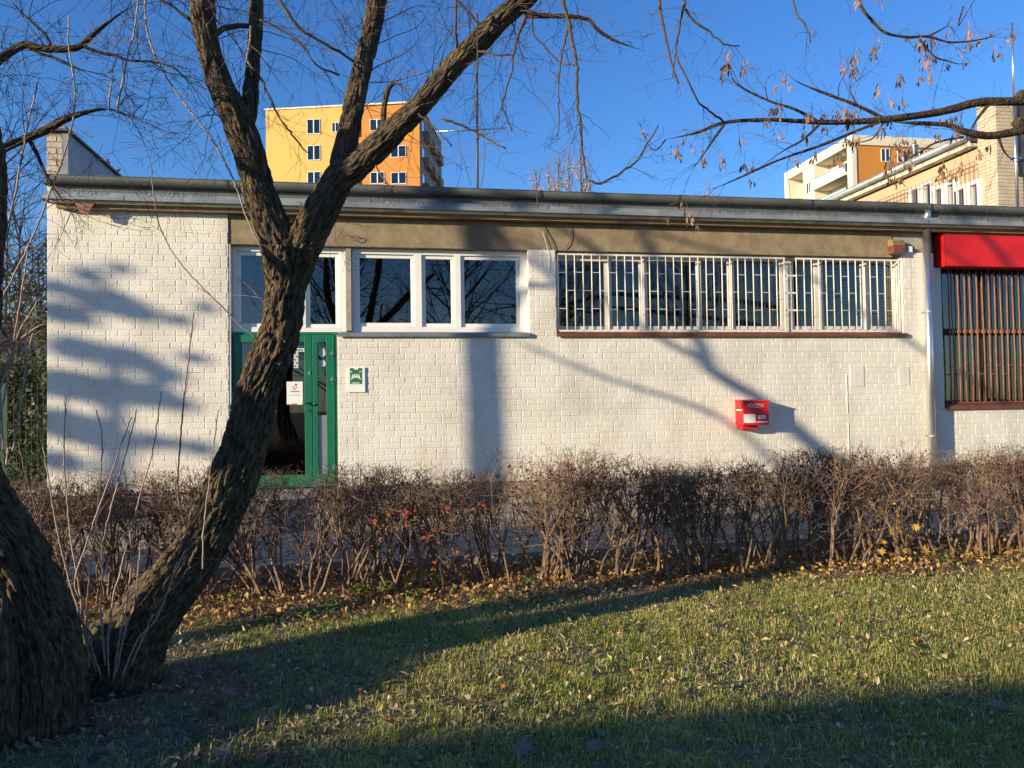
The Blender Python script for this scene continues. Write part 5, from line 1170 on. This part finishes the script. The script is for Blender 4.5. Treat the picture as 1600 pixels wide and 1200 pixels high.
litter('hedge_leaf_litter','brown and orange fallen leaves under the hedge',30000,(-5,9.8),(5.7,7.5),.042,[(.34,.16,.06),(.42,.21,.07),(.22,.10,.05),(.55,.36,.14),(.62,.42,.10),(.16,.085,.05)],37,zup=.06,mask=lambda x,y:np.clip((y-5.75-.25*(x>1.8))/.55,.0,1)*(.4+.6*noise2(x,y,2,5)))
litter('straw_litter','thin pale straw lying matted in the lawn',12000,(-4.6,8.2),(2.2,6.6),.055,[(.60,.49,.27),(.5,.42,.2),(.68,.57,.34),(.42,.40,.14)],33,zup=.035,mask=lambda x,y:.35+.65*noise2(x,y,2.1,41),wr=(.022,.05))
# weeds at the hedge foot
cl = []
for (px,py) in ((600,925),(648,935),(680,910),(560,928),(1480,880),(1462,870),(480,965),(900,900),(820,915),(1020,890),(520,955)):
    P = GP(px,py); cl.append((P.x,P.y,.03,.11))
V,Q = leaf_cloud(cl,900,.035,44,elong=1.2); V[:,2] = np.maximum(V[:,2]*.55+.02,.004); o = np_mesh('ground_cover',V,Q,None,'grass',np.tile(np.array([[.10,.16,.035]]),(len(V),1))); tag(o,'green ground cover at the foot of the hedge','ground cover'); o['kind']='stuff'
# big maple leaves
def maple(seed,col):
    r = random.Random(seed); prof = [(0,-.5),(.12,-.2),(.42,-.34),(.34,-.1),(.55,.06),(.3,.1),(.42,.42),(.16,.28),(.0,.62),(-.17,.27),(-.4,.4),(-.31,.1),(-.55,.04),(-.33,-.1),(-.4,-.35),(-.11,-.2)]
    m_ = MB(); f1,f2 = r.uniform(.1,.5),r.uniform(-.3,.4)
    m_.v.append((0,0,0)); m_.c.append(col)
    for x,y in prof: m_.v.append((x*r.uniform(.9,1.1),y*r.uniform(.9,1.1),abs(x)*f1+y*y*f2)); k = r.uniform(.75,1.15); m_.c.append(tuple(q*k for q in col))
    n_ = len(prof); m_.f = [(0,1+i,1+(i+1)%n_) for i in range(n_)]
    b = len(m_.v); m_.v += [(-.012,-.48,0),(.012,-.48,0),(.02,-.95,.05),(.0,-.95,.05)]; m_.c += [col]*4; m_.f.append((b,b+1,b+2,b+3))
    me = bpy.data.meshes.new('fallen_leaf'); me.from_pydata(m_.v,[],m_.f); at = me.color_attributes.new('tint','FLOAT_COLOR','POINT'); at.data.foreach_set('color',np.array([(*c,1) for c in m_.c],np.float32).ravel()); me.materials.append(M['leaf']); return me
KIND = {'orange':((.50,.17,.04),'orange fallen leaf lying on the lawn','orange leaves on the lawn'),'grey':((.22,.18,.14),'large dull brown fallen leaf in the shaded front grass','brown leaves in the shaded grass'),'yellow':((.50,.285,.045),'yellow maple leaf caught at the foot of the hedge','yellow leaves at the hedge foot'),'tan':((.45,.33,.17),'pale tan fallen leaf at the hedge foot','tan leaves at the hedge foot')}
mm_ = {k:[maple(i*7+len(k),v[0]) for i in range(3)] for k,v in KIND.items()}
spots = [('orange',607,1130,.075),('orange',997,1052,.06),('orange',1428,1003,.06),('orange',1507,1060,.085),('orange',783,1075,.05),('orange',1312,972,.05),('orange',1352,945,.06),('orange',560,1080,.04),('orange',870,1040,.04),('orange',896,1012,.04),('orange',1456,990,.05),
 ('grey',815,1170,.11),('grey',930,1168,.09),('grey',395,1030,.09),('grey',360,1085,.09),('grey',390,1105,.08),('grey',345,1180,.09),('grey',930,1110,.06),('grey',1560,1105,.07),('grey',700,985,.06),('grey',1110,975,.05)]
for (px,py) in ((1010,870),(1015,885),(935,890),(940,880),(915,893),(890,900),(1375,850),(1390,835),(1400,845),(1410,855),(1420,840),(1395,868),(1380,838),(1405,830),(1360,858),(1430,826),(1300,862),(1445,860),(1515,872),(1540,866),(1565,872),(660,925),(680,918),(1330,868),(860,905)): spots.append(('yellow',px,py,R.uniform(.085,.14)))
for (px,py) in ((590,945),(640,940),(700,922),(760,905),(1460,875),(1490,868),(1580,858),(1280,880),(1130,880),(520,960),(440,985)): spots.append(('tan',px,py,R.uniform(.06,.1)))
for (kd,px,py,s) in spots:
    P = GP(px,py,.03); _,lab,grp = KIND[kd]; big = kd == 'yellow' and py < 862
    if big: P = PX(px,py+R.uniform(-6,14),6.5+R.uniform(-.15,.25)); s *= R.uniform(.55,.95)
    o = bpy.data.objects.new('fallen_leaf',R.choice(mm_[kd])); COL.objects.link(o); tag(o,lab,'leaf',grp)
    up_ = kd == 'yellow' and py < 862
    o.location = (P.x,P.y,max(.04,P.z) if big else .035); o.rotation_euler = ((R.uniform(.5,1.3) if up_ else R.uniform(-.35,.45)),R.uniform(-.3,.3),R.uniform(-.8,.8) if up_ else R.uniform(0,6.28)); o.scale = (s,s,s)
